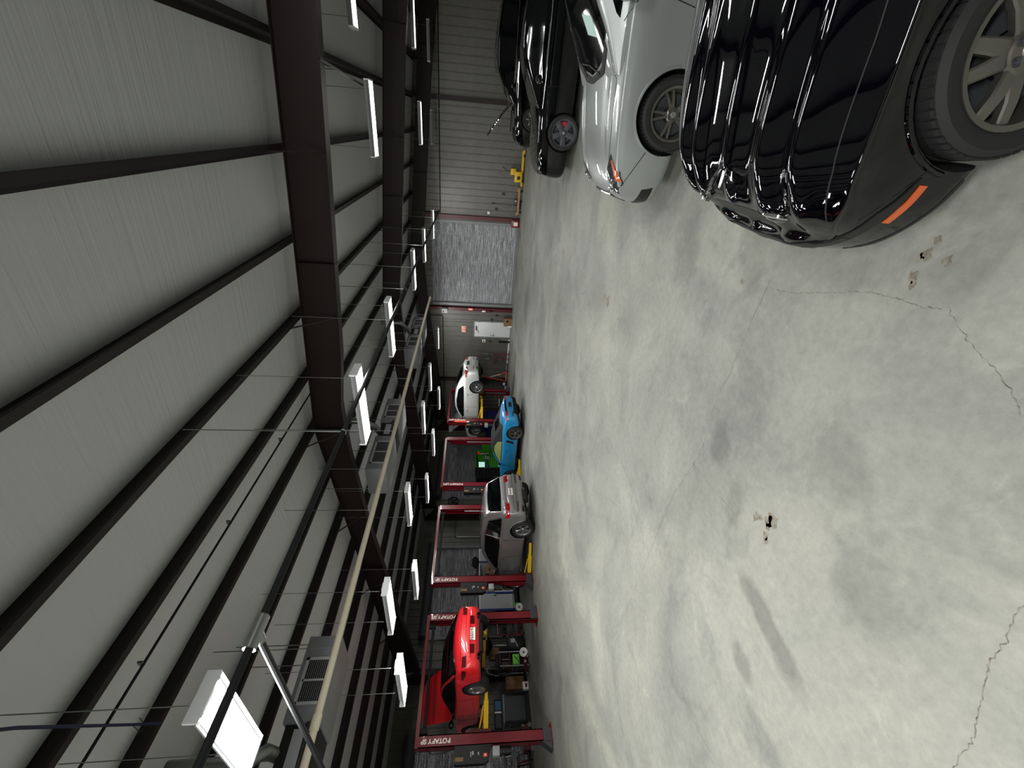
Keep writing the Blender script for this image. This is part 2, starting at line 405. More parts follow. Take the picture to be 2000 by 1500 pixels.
# steel frames
def frame(y, label):
    m = MB(); t = .015; wf = .1
    top = [(XL+.1, zfr(XL)), (RX, zfr(RX)), (XR-.1, zfr(XR))]
    bot = [(XL+.9, 3.86), (-12.55, 4.36), (-8.81, 4.77), (-6.4, 4.93), (RX, 4.94), (-5.1, 4.93), (-3.94, 4.77), (1.17, 4.36), (XR-.9, 3.86)]
    poly = [(XL+.1, 0), (XL+.4, 0)]+bot+[(XR-.4, 0), (XR-.1, 0)]+top[::-1]
    # web as strips
    def strip(a, b):
        m.add([(p[0], y+dy, p[1]) for dy in (-t, t) for p in (a[0], a[1], b[1], b[0])], [(3, 2, 1, 0), (4, 5, 6, 7), (0, 1, 5, 4), (2, 3, 7, 6), (1, 2, 6, 5), (3, 0, 4, 7)])
    xs = sorted(set([p[0] for p in bot]+[RX]))
    fb = pchip(bot); prev = None
    for x in xs:
        c = ((x, fb(x)), (x, zfr(x)))
        if prev: strip(prev, c)
        prev = c
    def plate(a, b, th=.016):
        a = Vector((a[0], y, a[1])); b = Vector((b[0], y, b[1])); d = b-a; L_ = d.length; c = (a+b)/2
        ang = math.atan2(d.z, d.x); m.box(c, (L_, 2*wf, th), Matrix.Rotation(-ang, 3, 'Y'))
    bb = [(x, fb(x)) for x in xs]
    for i in range(len(bb)-1): plate(bb[i], bb[i+1])
    for i in range(2): plate(top[i], top[i+1])
    for s, X0 in ((1, XL+.1), (-1, XR-.1)):
        a, b_ = (X0, X0+s*.32), (X0, X0+s*.8)
        m.add([(x, y+dy, z) for dy in (-t, t) for x, z in ((a[0], 0), (a[1], 0), (b_[1], 3.86), (b_[0], zfr(X0)))], [(3, 2, 1, 0), (4, 5, 6, 7), (0, 1, 5, 4), (1, 2, 6, 5), (2, 3, 7, 6), (3, 0, 4, 7)])
        plate((a[1], 0), (b_[1], 3.86)); plate((X0, 0), (X0, zfr(X0)-.05)); plate((X0, zfr(X0)-.02), (b_[1], 3.86), .012)
        m.box((X0+s*.16, y, .015), (.36, .24, .03))
    plate((RX, 4.94), (RX, zfr(RX)), .02)
    for x in (-14.6, -10.6, -2.2, 2.6): plate((x, fb(x)), (x, zfr(x)), .01)
    return struct('roof_frame_beam', m, M['steel'], label)
frame(7.2, 'nearest dark red steel roof frame crossing overhead')
frame(14.7, 'second dark red steel roof frame, halfway down the hall')
frame(22.22, 'farthest dark red steel roof frame against the end wall')

# purlins (Z sections); their flange braces are parts of them
def purlin(x, label):
    m = MB(); z = zfr(x); y0, y1 = YN, YE
    m.bx((x-.004, y0, z), (x+.004, y1, z+.2)); m.bx((x-.004, y0, z-.004), (x+.075, y1, z+.004)); m.bx((x-.075, y0, z+.192), (x+.004, y1, z+.2)); m.bx((x+.071, y0, z), (x+.077, y1, z+.022))
    return struct('purlin_beam', m, M['purlin'], label)
PX = [-5.8+1.315*k for k in range(1, 9)]; PXL = [-5.8-1.315*k for k in range(1, 9)]
ordn = ['first', 'second', 'third', 'fourth', 'fifth', 'sixth', 'seventh', 'eighth']
purlin(-5.8, 'dark steel purlin at the roof ridge')
for k, x in enumerate(PX): purlin(x, '%s dark steel purlin to the right of the ridge' % ordn[k])
for k, x in enumerate(PXL): purlin(x, '%s dark steel purlin to the left of the ridge' % ordn[k])
# flange braces: one small angle from frame bottom to purlin
def brace(x, yf, dy, zb, label):
    m = MB(); a = Vector((x, yf, zb)); b_ = Vector((x+.03, yf+dy, zfr(x)+.02)); m.tube([a, b_], .018, 4); m.build('flange_brace', M['steel'], None, 0)
    o = bpy.context.scene.objects[-1] if False else None
for yf in (7.2, 14.7):
    for x in (-16.3, -13.7, -11.06, -8.43, -5.8, -3.17, -.54, 2.09):
        m = MB(); xb = min(PX+PXL+[-5.8], key=lambda q: abs(q-x))
        fb = pchip([(XL+.9, 3.86), (-12.55, 4.36), (-8.81, 4.77), (-6.4, 4.93), (RX, 4.94), (-5.1, 4.93), (-3.94, 4.77), (1.17, 4.36), (XR-.9, 3.86)])
        for s in (-1, 1): m.tube([(xb, yf+s*.05, fb(xb)+.02), (xb, yf+s*.62, zfr(xb)+.05)], .016, 4)
        struct('flange_brace_beam', m, M['steel'], 'thin diagonal steel brace from frame to purlin')['group'] = 'flange braces on the roof frames'
# end wall columns
for i, (x, lab) in enumerate(((.84, 'steel column on the end wall behind the dark cars'), (-4.1, 'red steel column right of the end roll-up door'), (-9.03, 'red steel column left of the end roll-up door'), (-13.75, 'dark steel column on the end wall behind the lifted white sedan'))):
    m = MB(); zt = zfr(x)-.5
    m.bx((x-.09, YE-.22, 0), (x+.09, YE-.205, zt)); m.bx((x-.09, YE-.04, 0), (x+.09, YE-.025, zt)); m.bx((x-.006, YE-.205, 0), (x+.006, YE-.04, zt)); m.bx((x-.12, YE-.24, 0), (x+.12, YE-.02, .02))
    struct('wall_column', m, M['red_dark'] if i in (1, 2) else M['steel'], lab)

# ------------------------------------------------------------------ lights: two-tube strip fixtures hung from the purlins
TUBE = mat('lit fluorescent tube', '#ffffff', .4, emit='#f2f6ff', estr=1.3)
TUBE_OFF = mat('unlit tube', '#8c8f92', .3)
def make_fixture():
    L_ = 1.17
    root = thing('strip_light', '', 'ceiling light')
    m = MB(); hw = .165
    prof = [(-hw, -.02), (-.085, .035), (-.06, .075), (.06, .075), (.085, .035), (hw, -.02), (hw-.006, -.026), (.075, .024), (-.075, .024), (-hw+.006, -.026)]
    m.prism([(p[0], p[1]) for p in prof], 'x', -L_/2, L_/2); m.build('housing', M['housing'], root, 20)
    for s in (-1, 1):
        m = MB(); m.bx((s*L_/2-.012, -hw+.01, -.035), (s*L_/2+.012, hw-.01, .06)); m.build('end_cap', M['white'], root, 0)
    for s in (-1, 1):
        m = MB(); m.cyl((-L_/2+.02, s*.108, -.014), (L_/2-.02, s*.108, -.014), .016, 8); m.build('tube', TUBE, root)
        ld = bpy.data.lights.new('tube_light', 'AREA'); ld.shape = 'RECTANGLE'; ld.size = L_-.06; ld.size_y = .026; ld.energy = 23; ld.color = (1., 1., .965)
        for q in (-1, 1): link('tube_light', ld, root, (0, s*.108+q*.012, -.032), (q*.85, 0, 0))
    for s in (-1, 1):
        m = MB(); m.cyl((s*.45, 0, .07), (s*.45, 0, 1.), .004, 5); m.build('hanger', M['galv'], root)
    return root
FIX = [(-.1, 9.02, 4.19, 'lit strip light alone in the roof bay at the right'), (-.16, 15.8, 4.1, 'lit strip light above the dark end wall panels'),
       (-3.88, 19.08, 4.1, 'lit strip light just above the end roll-up door'), (-3.92, 15.59, 4.1, 'fifth strip light in the row toward the end door'),
       (-3.84, 12.36, 4.06, 'fourth strip light in the row toward the end door'), (-3.58, 7.69, 3.91, 'strip light under the nearest roof frame, third of its row'),
       (-3.5, 4.88, 3.82, 'bright strip light beside the nearest roof frame, second of its row'), (-4.0, 1.36, 4.03, 'biggest strip light, nearest overhead with two glaring tubes'),
       (-9.76, 19.9, 4.06, 'strip light hanging before the exit sign wall'), (-8.86, 14.44, 3.92, 'strip light between the second frame and the exit sign'),
       (-8.57, 11.33, 3.84, 'strip light above the lifted white sedan'), (-11.16, 13.09, 3.73, 'strip light over the teal roadster bay'),
       (-11.02, 10.46, 3.71, 'strip light over the silver wagon toward the roadster'), (-7.82, 6.9, 3.68, 'strip light under the second frame, past the fan unit'),
       (-9.62, 6.11, 3.51, 'strip light over the gap between silver wagon and red coupe'), (-6.91, 3.92, 3.54, 'strip light against the nearest frame, above the silver wagon'),
       (-7.96, 3.26, 3.31, 'strip light against the nearest frame, above the red coupe'), (-11.7, 17.08, 3.82, 'small far strip light beyond the lifted white sedan'),
       (2.36, 19.41, 4.11, 'unlit strip light by the dark end wall'), (-.3, 20.0, 4.12, 'unlit strip light right of the end roll-up door'),
       (2.3, 15.8, 4.2, 'lit strip light at the far right edge above the dark sedan'), (1.75, 9.02, 4.35, 'lit strip light at the top right edge of the roof'),
       (1.75, 2.4, 4.35, 'strip light overhead above the black sedan hood'), (2.6, 4.6, 4.2, 'strip light overhead above the silver sedan'),
       (-3.9, -2.3, 4.0, 'strip light overhead behind the photographer'), (.3, -1.2, 4.1, 'strip light behind the photographer at the right'), (-7.6, -1.0, 3.6, 'strip light behind the photographer at the left')]
f0 = make_fixture(); LAMP = {}
for i, (x, y, z, lab) in enumerate(FIX):
    o = f0 if i == 0 else dup(f0)
    o.location = (x, y, z); o['label'] = lab; o['group'] = 'strip lights hung from the roof'
    for ch in o.children:
        if ch.name.startswith('hanger'): ch.scale = (1, 1, max(.2, zfr(x)-z))
        if ch.type == 'MESH' and ch.name.startswith('tube') and 'unlit' in lab:
            ch.data = ch.data.copy(); ch.data.materials[0] = TUBE_OFF
    en = 26 if 'biggest' in lab else 48 if 'behind the photographer' in lab else 22 if 'black sedan hood' in lab else 4 if 'dark' in lab else 16 if 'nearest' in lab or 'exit sign wall' in lab or 'just above the end' in lab else 10.5
    for ch in o.children:
        if ch.type == 'LIGHT':
            if en not in LAMP: LAMP[en] = ch.data.copy(); LAMP[en].energy = en
            ch.data = LAMP[en]
    if 'unlit' in lab:
        for ch in list(o.children):
            if ch.type == 'LIGHT': bpy.data.objects.remove(ch)

# ------------------------------------------------------------------ world and view
w = bpy.data.worlds.new('hall'); scene.world = w; w.use_nodes = True
w.node_tree.nodes['Background'].inputs[0].default_value = (.5, .55, .6, 1); w.node_tree.nodes['Background'].inputs[1].default_value = .02
scene.view_settings.view_transform = 'Standard'; scene.view_settings.look = 'None'; scene.view_settings.gamma = 1; scene.view_settings.exposure = .38
scene.view_settings.use_curve_mapping = False
scene.cycles.max_bounces = 6; scene.cycles.diffuse_bounces = 4; scene.cycles.glossy_bounces = 3; scene.cycles.use_denoising = True
scene.cycles.sample_clamp_indirect = 4.; scene.cycles.caustics_reflective = False
# ================================================================== cars
def bvh_of(objs):
    vs = []; ps = []
    for o in objs:
        b = len(vs); vs += [v.co.copy() for v in o.data.vertices]
        ps += [[b+i for i in p.vertices] for p in o.data.polygons]
    return BVHTree.FromPolygons(vs, ps)

AX = {'l': (Vector((0, 3, 0)), Vector((0, -1, 0))), 'r': (Vector((0, -3, 0)), Vector((0, 1, 0))),
      'f': (Vector((4, 0, 0)), Vector((-1, 0, 0))), 'b': (Vector((-4, 0, 0)), Vector((1, 0, 0))), 't': (Vector((0, 0, 4)), Vector((0, 0, -1)))}
def on_surface(bv, ax, a, b, far=9.):
    o, d = AX[ax]
    p = {'l': (a, o.y, b), 'r': (a, o.y, b), 'f': (o.x, a, b), 'b': (o.x, a, b), 't': (a, b, o.z)}[ax]
    hit, n, i, dist = bv.ray_cast(Vector(p), d, far)
    if hit is None:
        q = Vector(p)-d*(-3.2 if ax in 'lr' else -2.); hit, n, i, dist = bv.find_nearest(Vector(p)+d*(2.1 if ax in 'lr' else (2. if ax in 'fb' else 3.)))
        if hit is None: return Vector(p), -d
    if n.dot(d) > 0: n = -n
    return hit, n

def resample(pts, n):
    pts = [Vector(p) for p in pts]; L_ = [0.]
    for i in range(1, len(pts)): L_.append(L_[-1]+(pts[i]-pts[i-1]).length)
    out = []
    for k in range(n):
        t = L_[-1]*k/(n-1); i = 0
        while i < len(pts)-2 and t > L_[i+1]: i += 1
        s = (t-L_[i])/max(1e-9, L_[i+1]-L_[i]); out.append(pts[i].lerp(pts[i+1], min(1, s)))
    return out

def patch(bv, ax, A, B, mb, n=14, m=6, eps=.004, inset=.02):
    """skin between two 2-D polylines laid on the body, with a skirt going back into it"""
    A = resample([(p[0], p[1], 0) for p in A], n); B = resample([(p[0], p[1], 0) for p in B], n)
    vs = []; back = []
    for j in range(m):
        for i in range(n):
            q = A[i].lerp(B[i], j/(m-1)); h, nn = on_surface(bv, ax, q.x, q.y)
            vs.append(h+nn*eps); back.append(h-nn*inset)
    fs = [(j*n+i, j*n+i+1, (j+1)*n+i+1, (j+1)*n+i) for j in range(m-1) for i in range(n-1)]
    ring = [i for i in range(n)]+[j*n+n-1 for j in range(1, m)]+[(m-1)*n+i for i in range(n-2, -1, -1)]+[j*n for j in range(m-2, 0, -1)]
    o = len(vs); vs2 = vs+[back[i] for i in ring]; k = len(ring)
    fs += [(ring[i], ring[(i+1) % k], o+(i+1) % k, o+i) for i in range(k)]
    return mb.add(vs2, fs)

def seam(bv, ax, pts, mb, w=.004, step=.04, eps=.0015):
    P = [Vector((p[0], p[1], 0)) for p in pts]; tot = sum((P[i+1]-P[i]).length for i in range(len(P)-1))
    Q = resample(pts if len(pts[0]) == 3 else [(p[0], p[1], 0) for p in pts], max(3, int(tot/step)))
    L_ = []; R = []
    hs = [on_surface(bv, ax, q.x, q.y) for q in Q]
    for i, (h, n) in enumerate(hs):
        t = (hs[min(i+1, len(hs)-1)][0]-hs[max(i-1, 0)][0]); t = t.normalized() if t.length > 1e-6 else Vector((1, 0, 0)); s = t.cross(n)
        s = s.normalized() if s.length > 1e-6 else Vector((0, 0, 1)); L_.append(h+n*eps+s*w); R.append(h+n*eps-s*w)
    k = len(L_); return mb.add(L_+R, [(i, i+1, k+i+1, k+i) for i in range(k-1)])

def catmull(pts, sub):
    out = []; n = len(pts)
    for i in range(n-1):
        p0, p1, p2, p3 = pts[max(i-1, 0)], pts[i], pts[i+1], pts[min(i+2, n-1)]
        for k in range(sub):
            t = k/sub
            out.append(tuple(.5*((2*b)+(-a+c)*t+(2*a-5*b+4*c-d)*t*t+(-a+3*b-3*c+d)*t**3) for a, b, c, d in zip(p0, p1, p2, p3)))
    out.append(tuple(pts[-1])); return out

def loft(rings, close_ends=True):
    n = len(rings[0]); vs = [v for r in rings for v in r]; k = len(rings)
    fs = [(i*n+j, i*n+(j+1) % n, (i+1)*n+(j+1) % n, (i+1)*n+j) for i in range(k-1) for j in range(n)]
    if close_ends: fs += [tuple(range(n))[::-1], tuple((k-1)*n+j for j in range(n))]
    return vs, fs

def wheel_mesh(R, rim, width, style, mats):
    """tyre with rim, brake disc; axis along y, outer face toward +y; returns dict of mesh data"""
    my = Matrix.Rotation(-PI/2, 4, 'X')            # z axis -> +y
    w = width/2; out = {}
    m = MB(); m.lathe([(rim-.012, -w*.8), (rim+.01, -w), (R-.03, -w*1.02), (R-.006, -w*.85), (R, -w*.5), (R, w*.5), (R-.006, w*.85), (R-.03, w*1.02), (rim+.03, w*1.0), (rim+.008, w*.94), (rim-.012, w*.8)], 48, my)
    nt = 56
    for k in range(nt):                            # tread blocks
        a = 2*PI*k/nt; r = Matrix.Rotation(-a, 3, 'Y')
        for s in (-1, 1): m.box(r @ Vector((0, s*w*.55, R)), (R*2*PI/nt*.72, w*.62, .008), r)
    out['tire'] = m.mesh('tire', M['rubber'], 40)
    m = MB(); m.lathe([(rim-.01, -w*.75), (rim-.03, -w*.6), (rim-.045, 0), (rim-.03, w*.6), (rim-.012, w*.86), (rim+.006, w*.92), (rim+.006, w*.98), (rim-.016, w*.93), (rim-.034, w*.6), (rim-.05, 0), (rim-.034, -w*.6), (rim-.018, -w*.75)], 48, my)
    kind, ns, w0, w1 = style['kind'], style['n'], style['w0'], style['w1']
    face = w*style.get('face', .78); hub = style.get('hub', .075)
    def spoke(a0, a1, wa, wb, th=.03):
        """bar from the hub (angle a0) to the rim (angle a1)"""
        p0 = Vector((math.sin(a0)*hub*.6, face-.012, math.cos(a0)*hub*.6)); p1 = Vector((math.sin(a1)*(rim-.02), face, math.cos(a1)*(rim-.02)))
        d = (p1-p0).normalized(); s = d.cross(Vector((0, 1, 0))).normalized(); yv = Vector((0, 1, 0))
        vs = []
        for t, ww in ((0, wa), (.25, wa*.85+wb*.1), (.6, (wa+wb)*.46), (1, wb)):
            c = p0.lerp(p1, t)+yv*(.012*math.sin(PI*t))
            vs += [c-s*ww/2-yv*th, c-s*ww/2-yv*.006, c-s*ww*.36, c+s*ww*.36, c+s*ww/2-yv*.006, c+s*ww/2-yv*th]
        m.add(vs, loft([[0]*6]*4)[1])
    for k in range(ns):
        a = 2*PI*k/ns+style.get('rot', 0)
        if kind == 'single': spoke(a, a, w0, w1)
        elif kind == 'double':
            sp = style['spread']; spoke(a-.16, a-sp, w0, w1); spoke(a+.16, a+sp, w0, w1)
        elif kind == 'y':
            spoke(a, a, w0, w1*.5)
            spoke(a-.05, a-style['spread'], w0*.6, w1); spoke(a+.05, a+style['spread'], w0*.6, w1)
    m.lathe([(.0001, face+.006), (.03, face+.006), (.034, face+.002), (hub*.8, face), (hub, face-.012), (hub, face-.05)], 28, my)
    if style.get('disc'):                          # dished plate that nearly fills the rim
        m.lathe([(hub, face-.006), (rim*.8, face-.012)], 40, my)
    out['rim'] = m.mesh('rim', style['mat'], 30)
    m = MB(); nb = style.get('lugs', 5)
    for k in range(nb):
        a = 2*PI*(k+.5)/nb+style.get('rot', 0); c = Vector((math.sin(a)*hub*.62, face+.002, math.cos(a)*hub*.62)); m.cyl(c-Vector((0, .01, 0)), c+Vector((0, .006, 0)), .010, 8)
        m.lathe([(.012, -.002), (.017, .004), (.017, -.002)], 12, Matrix.Translation(c) @ my)
    out['lug_nut'] = m.mesh('lug_nut', M['dark_grey'], 30)
    m = MB(); m.lathe([(.0001, face+.009), (.026, face+.008), (.03, face+.004)], 20, my); out['center_cap'] = m.mesh('center_cap', M['alloy'], 30)
    m = MB(); m.lathe([(.08, w*.1), (rim*.78, w*.1), (rim*.78, w*.1-.03), (.08, w*.1-.03)], 32, my); m.lathe([(rim-.055, -w*.2), (.02, -w*.25)], 32, my)
    out['brake_disc'] = m.mesh('brake_disc', M['dark_grey'], 30)
    if style.get('caliper'):
        m = MB(); r0, r1 = rim*.45, rim*.82; a0, a1 = style['caliper']
        ring = [(r*math.sin(a0+(a1-a0)*i/6), r*math.cos(a0+(a1-a0)*i/6)) for r in (r0, r1) for i in (range(7) if r == r0 else range(6, -1, -1))]
        m.prism(ring, 'y', w*.12, w*.42); out['brake_caliper'] = m.mesh('brake_caliper', M['brake_red'], 30)
    return out

def add_wheel(car, data, loc, side, steer=0., roll=0.):
    o = link('wheel', data['tire'], car, loc); o.rotation_euler = (0, 0, (0 if side > 0 else PI)+steer)
    for k in data:
        if k != 'tire': link(k, data[k], o)
    return o

def car_body(root, S):
    """lower body as a lofted shell with wheel wells cut out, and the roof and pillars as a second shell"""
    x0, x1 = S['rear'], S['front']; wb = S['wb']/2; R = S['R']
    zt, zs, zb, pw = pchip(S['top']), pchip(S['shoulder']), pchip(S['sill']), pchip(S['plan'])
    n = S.get('nx', 70); xs = [x0+(x1-x0)*(.5-.5*math.cos(PI*(i/n)))*.25+(x1-x0)*(i/n)*.75 for i in range(n+1)]
    tum = S.get('tumble', .93)
    disp = S.get('disp')
    def section(x):
        w = pw(x); b = zb(x); s = zs(x); t = max(zt(x), s+.004); h = s-b
        pts = [(0, b), (.5*w, b), (.86*w, b+.004), (.945*w, b+.035), (.978*w, b+.16*h), (.995*w, b+.36*h), (w, b+.58*h), (.99*w, b+.80*h), (.972*w, s-.035), (tum*w+.01, s-.004)]
        e = S.get('crown', .55)
        for f in (.86, .72, .55, .38, .2, 0): pts.append((tum*w*f, s+(t-s)*(1-f**2)**e if False else s+(t-s)*min(1., (1-(f)**2.2)*1.)))
        return catmull(pts, S.get('sub', 2))
    rings = []
    for x in xs:
        h = section(x); full = [(x, y, z) for y, z in h]+[(x, -y, z) for y, z in h[-2:0:-1]]
        if disp: full = [disp(*p) for p in full]
        rings.append(full)
    vs, fs = loft(rings); m = MB(); m.add(vs, fs); body = m.build('body', [S['paint'], M['matte_black']], root, S.get('smooth', 40))
    # wheel wells
    c = MB(); c.cur = 1; wmax = max(p[1] for p in S['plan'])
    for xa in (wb, -wb):
        for s in (-1, 1):
            ra = S['arch']; pr = [(.0001, 0), (ra, 0), (ra, 1), (.0001, 1)]
            nn = 40; d0, d1 = wmax-.32, wmax+.2
            ring = [(xa+ra*math.cos(2*PI*i/nn), S['zw']+ra*math.sin(2*PI*i/nn)*S.get('archk', 1)) for i in range(nn)]
            c.prism(ring, 'y', s*d0, s*d1)
    cut = c.build('wheel_cutter', [M['matte_black'], M['matte_black']], root, 0)
    mod = body.modifiers.new('wells', 'BOOLEAN'); mod.operation = 'DIFFERENCE'; mod.object = cut; mod.solver = 'EXACT'
    dg = bpy.context.evaluated_depsgraph_get(); dg.update(); me = bpy.data.meshes.new_from_object(body.evaluated_get(dg))
    body.modifiers.clear(); old = body.data; body.data = me; bpy.data.meshes.remove(old); bpy.data.objects.remove(cut)
    me.shade_smooth(); me.set_sharp_from_angle(angle=math.radians(S.get('smooth', 40)))
    objs = [body]
    if S.get('roof'):
        zr = pchip(S['roof']); a, b_ = S['roof'][0][0], S['roof'][-1][0]; rw = S['roofw']; bwf = S.get('cabw', .9)
        n = 44; rings = []
        for i in range(n+1):
            x = a+(b_-a)*(.5-.5*math.cos(PI*i/n))*.5+(b_-a)*(i/n)*.5
            base = zs(x)-.05; top = max(zr(x), base+.03); w0 = pw(x)*bwf; full_h = max(.01, S['zroof']-base)
            k = (top-base)/full_h; w1 = w0+(rw-w0)*min(1, k)
            h = [(0, base), (w0*.9, base), (w0, base+.02), (w0+(w1-w0)*.4, base+(top-base)*.38), (w0+(w1-w0)*.78, base+(top-base)*.72), (w1, top-.055*k), (w1-.06, top-.018*k), (w1*.6, top-.004*k), (0, top)]
            h = catmull(h, 3); rings.append([(x, y, z) for y, z in h]+[(x, -y, z) for y, z in h[-2:0:-1]])
        vs, fs = loft(rings); m = MB(); m.add(vs, fs); objs.append(m.build('roof', S.get('roof_mat', S['paint']), root, 40))
    return objs, bvh_of(objs)

def mirror(A): return [(p[0], -p[1]) for p in A]
def sides(bv, A, B, mat_, name, root, **k):
    """the same patch on both flanks (side-view coordinates), as two parts"""
    for ax in 'lr':
        m = MB(); patch(bv, ax, A, B, m, **k); m.build(name, mat_, root)
def pair(bv, ax, A, B, mat_, name, root, **k):
    """the same patch left and right of the centre line (front, rear or top view)"""
    for s in (1, -1):
        m = MB(); patch(bv, ax, [(p[0], s*p[1]) if ax == 't' else (s*p[0], p[1]) for p in A], [(p[0], s*p[1]) if ax == 't' else (s*p[0], p[1]) for p in B], m, **k); m.build(name, mat_, root)
def one(bv, ax, A, B, mat_, name, root, **k):
    m = MB(); patch(bv, ax, A, B, m, **k); return m.build(name, mat_, root)
def seams(bv, L_, root, w=.004):
    m = MB()
    for ax, pts in L_: seam(bv, ax, pts, m, w)
    return m.build('panel_gap', M['seam'], root, 0)
def mirrors(bv, root, x, z, w, paint_, out=.14):
    for s in (1, -1):
        m = MB(); m.ball((x, s*(w+out), z+.06), .1, 12, (.75, 1.05, .72)); m.cyl((x-.02, s*(w-.05), z), (x, s*(w+out*.6), z+.05), .03, 8, .02); o = m.build('side_mirror', paint_, root)
        m = MB(); m.ball((x-.055, s*(w+out), z+.06), .085, 10, (.35, 1., .68)); m.build('mirror_glass', M['glass'], o)
def plate_text(root, bv, ax, y, z, s, txt, size=.085):
    h, n = on_surface(bv, ax, y, z)
    t = MB(); d = -.012 if ax == 'b' else .012
    t.bx((h.x+d-.004, y-.155, z-.078), (h.x+d+.004, y+.155, z+.078)); p = t.build('license_plate', M['sign_white'], root, 0)
    lettering(txt, size, M['black'], p, (h.x+d+(-.005 if ax == 'b' else .005), y, z), (PI/2, 0, -PI/2 if ax == 'b' else PI/2), bold=.002)
    return p
# ------------------------------------------------------------------ car 1: black luxury sedan, right in front
def smooth(t): t = max(0., min(1., t)); return t*t*(3-2*t)
car = thing('sedan', 'glossy black sedan with fluted hood and chrome hood ornament, nearest car', 'car', (1.875, 2.63, 0), PI)
def jdisp(x, y, z):
    zsx = JZS(x)
    if x > .75 and z > zsx-.03:
        k = smooth((x-.8)/1.3); a = abs(y); lat = smooth((JPW(x)*.95-a)/.10)
        y1 = .36+(2.25-x)*.02; y2 = .605+(2.25-x)*.03
        b = .050*math.exp(-((a-y1)/.085)**2)+.056*math.exp(-((a-y2)/.10)**2)-.02*math.exp(-((a-(y1+y2)/2)/.04)**2)
        z += k*lat*b+.014*k*math.exp(-(y/.035)**2)
    return (x, y, z)
JS = dict(rear=-2.66, front=2.35, wb=3.03, R=.345, arch=.385, zw=.36, archk=1.0, paint=M['p_black'], nx=110, sub=5, tumble=.955, disp=jdisp, smooth=50,
  top=[(-2.66, .55), (-2.6, .80), (-2.3, .95), (-1.7, 1.0), (-1.2, 1.0), (.6, 1.0), (.9, .99), (1.2, .96), (1.6, .91), (1.95, .85), (2.06, .80), (2.15, .745), (2.20, .68), (2.23, .57), (2.27, .535), (2.32, .51), (2.35, .44)],
  shoulder=[(-2.66, .5), (-2.55, .74), (-2, .86), (-1, .9), (.8, .91), (1.3, .875), (1.7, .825), (1.95, .765), (2.06, .70), (2.15, .64), (2.20, .58), (2.23, .52), (2.28, .50), (2.35, .41)],
  sill=[(-2.66, .35), (-2.3, .25), (-1, .2), (1, .19), (1.9, .20), (2.2, .21), (2.31, .24), (2.35, .30)],
  plan=[(-2.66, .6), (-2.55, .78), (-2.2, .87), (-1.5, .92), (0, .93), (1.5, .925), (1.85, .90), (2.0, .855), (2.12, .77), (2.23, .64), (2.31, .46), (2.35, .26)],
  roof=[(-1.95, .95), (-1.5, 1.2), (-.9, 1.38), (-.3, 1.43), (.1, 1.4), (.5, 1.22), (.95, .98)], roofw=.6, zroof=1.43)
JZS = pchip(JS['shoulder']); JPW = pchip(JS['plan'])
_, bv = car_body(car, JS)
one(bv, 't', [(.95, -.66), (1.0, 0), (.95, .66)], [(.22, -.52), (.26, 0), (.22, .52)], M['glass'], 'windshield', car)
sides(bv, [(-1.5, .97), (.6, .98)], [(-1.1, 1.27), (-.3, 1.37), (.1, 1.32), (.55, 1.03)], M['glass'], 'side_window', car)
seams(bv, [('t', [(2.14, s*.70), (1.95, s*.77), (1.5, s*.80), (1.0, s*.78)]) for s in (1, -1)]+[(a, [(.62, .3), (.66, .6), (.6, .9)]) for a in 'lr']+[(a, [(1.90, .48), (2.0, .53), (2.12, .555)]) for a in 'lr'], car, .0035)
# front: grille, four round lamps set under the hood flutes, bumper with dark insert strip
m = MB(); patch(bv, 'f', [(-.27, .56), (0, .55), (.27, .56)], [(-.25, .70), (0, .715), (.25, .70)], m, 12, 5, .003); m.build('grille', M['grille'], car)
for s in (1, -1):
    for y, x, r in ((.37, 2.175, .078), (.60, 2.10, .094)):
        mm = Matrix.Translation((x-.01, s*y, .655 if r < .08 else .64)) @ Matrix.Rotation(PI/2, 4, 'Y')
        m = MB(); m.lathe([(r+.012, -.06), (r+.012, .012), (r, .02), (r-.004, .02), (r*.8, .034), (r*.45, .044), (.0001, .047)], 28, mm); m.build('headlight', M['lamp_clear'], car)
        m = MB(); m.lathe([(r+.014, .0), (r+.016, .014), (r+.004, .022)], 28, mm); m.build('headlight_ring', M['chrome'], car)
m = MB(); patch(bv, 'f', [(-.66, .455), (-.3, .45), (0, .45), (.3, .45), (.66, .455)], [(-.66, .50), (-.3, .505), (0, .505), (.3, .505), (.66, .50)], m, 26, 4, .008); m.build('bumper_strip', M['black'], car)
for ax in 'lr':
    m = MB(); patch(bv, ax, [(1.93, .48), (2.08, .465), (2.26, .45)], [(1.93, .49), (2.08, .52), (2.26, .505)], m, 18, 4, .007); m.build('bumper_strip', M['black'], car)
    m = MB(); patch(bv, ax, [(1.955, .43), (2.12, .41)], [(1.955, .465), (2.12, .445)], m, 12, 4, .006); m.build('side_marker', M['lamp_amber'], car)
    m = MB(); patch(bv, ax, [(1.93, .24), (2.15, .25), (2.3, .27)], [(1.92, .27), (2.15, .285), (2.3, .305)], m, 14, 3, .004); m.build('bumper_groove', M['black'], car)
    m = MB()
    for k in range(13):                       # wheel arch lip
        a = -.25+(PI+.45)*k/12
        if k: pass
    pts = []
    for k in range(25):
        a = .12+(PI-.22)*k/24; q = (1.515+.40*math.cos(a), .36+.40*math.sin(a)); h, nn = on_surface(bv, ax, *q); pts.append(h+nn*.002)
    m.tube(pts, .012, 6); m.build('arch_lip', M['p_black'], car)
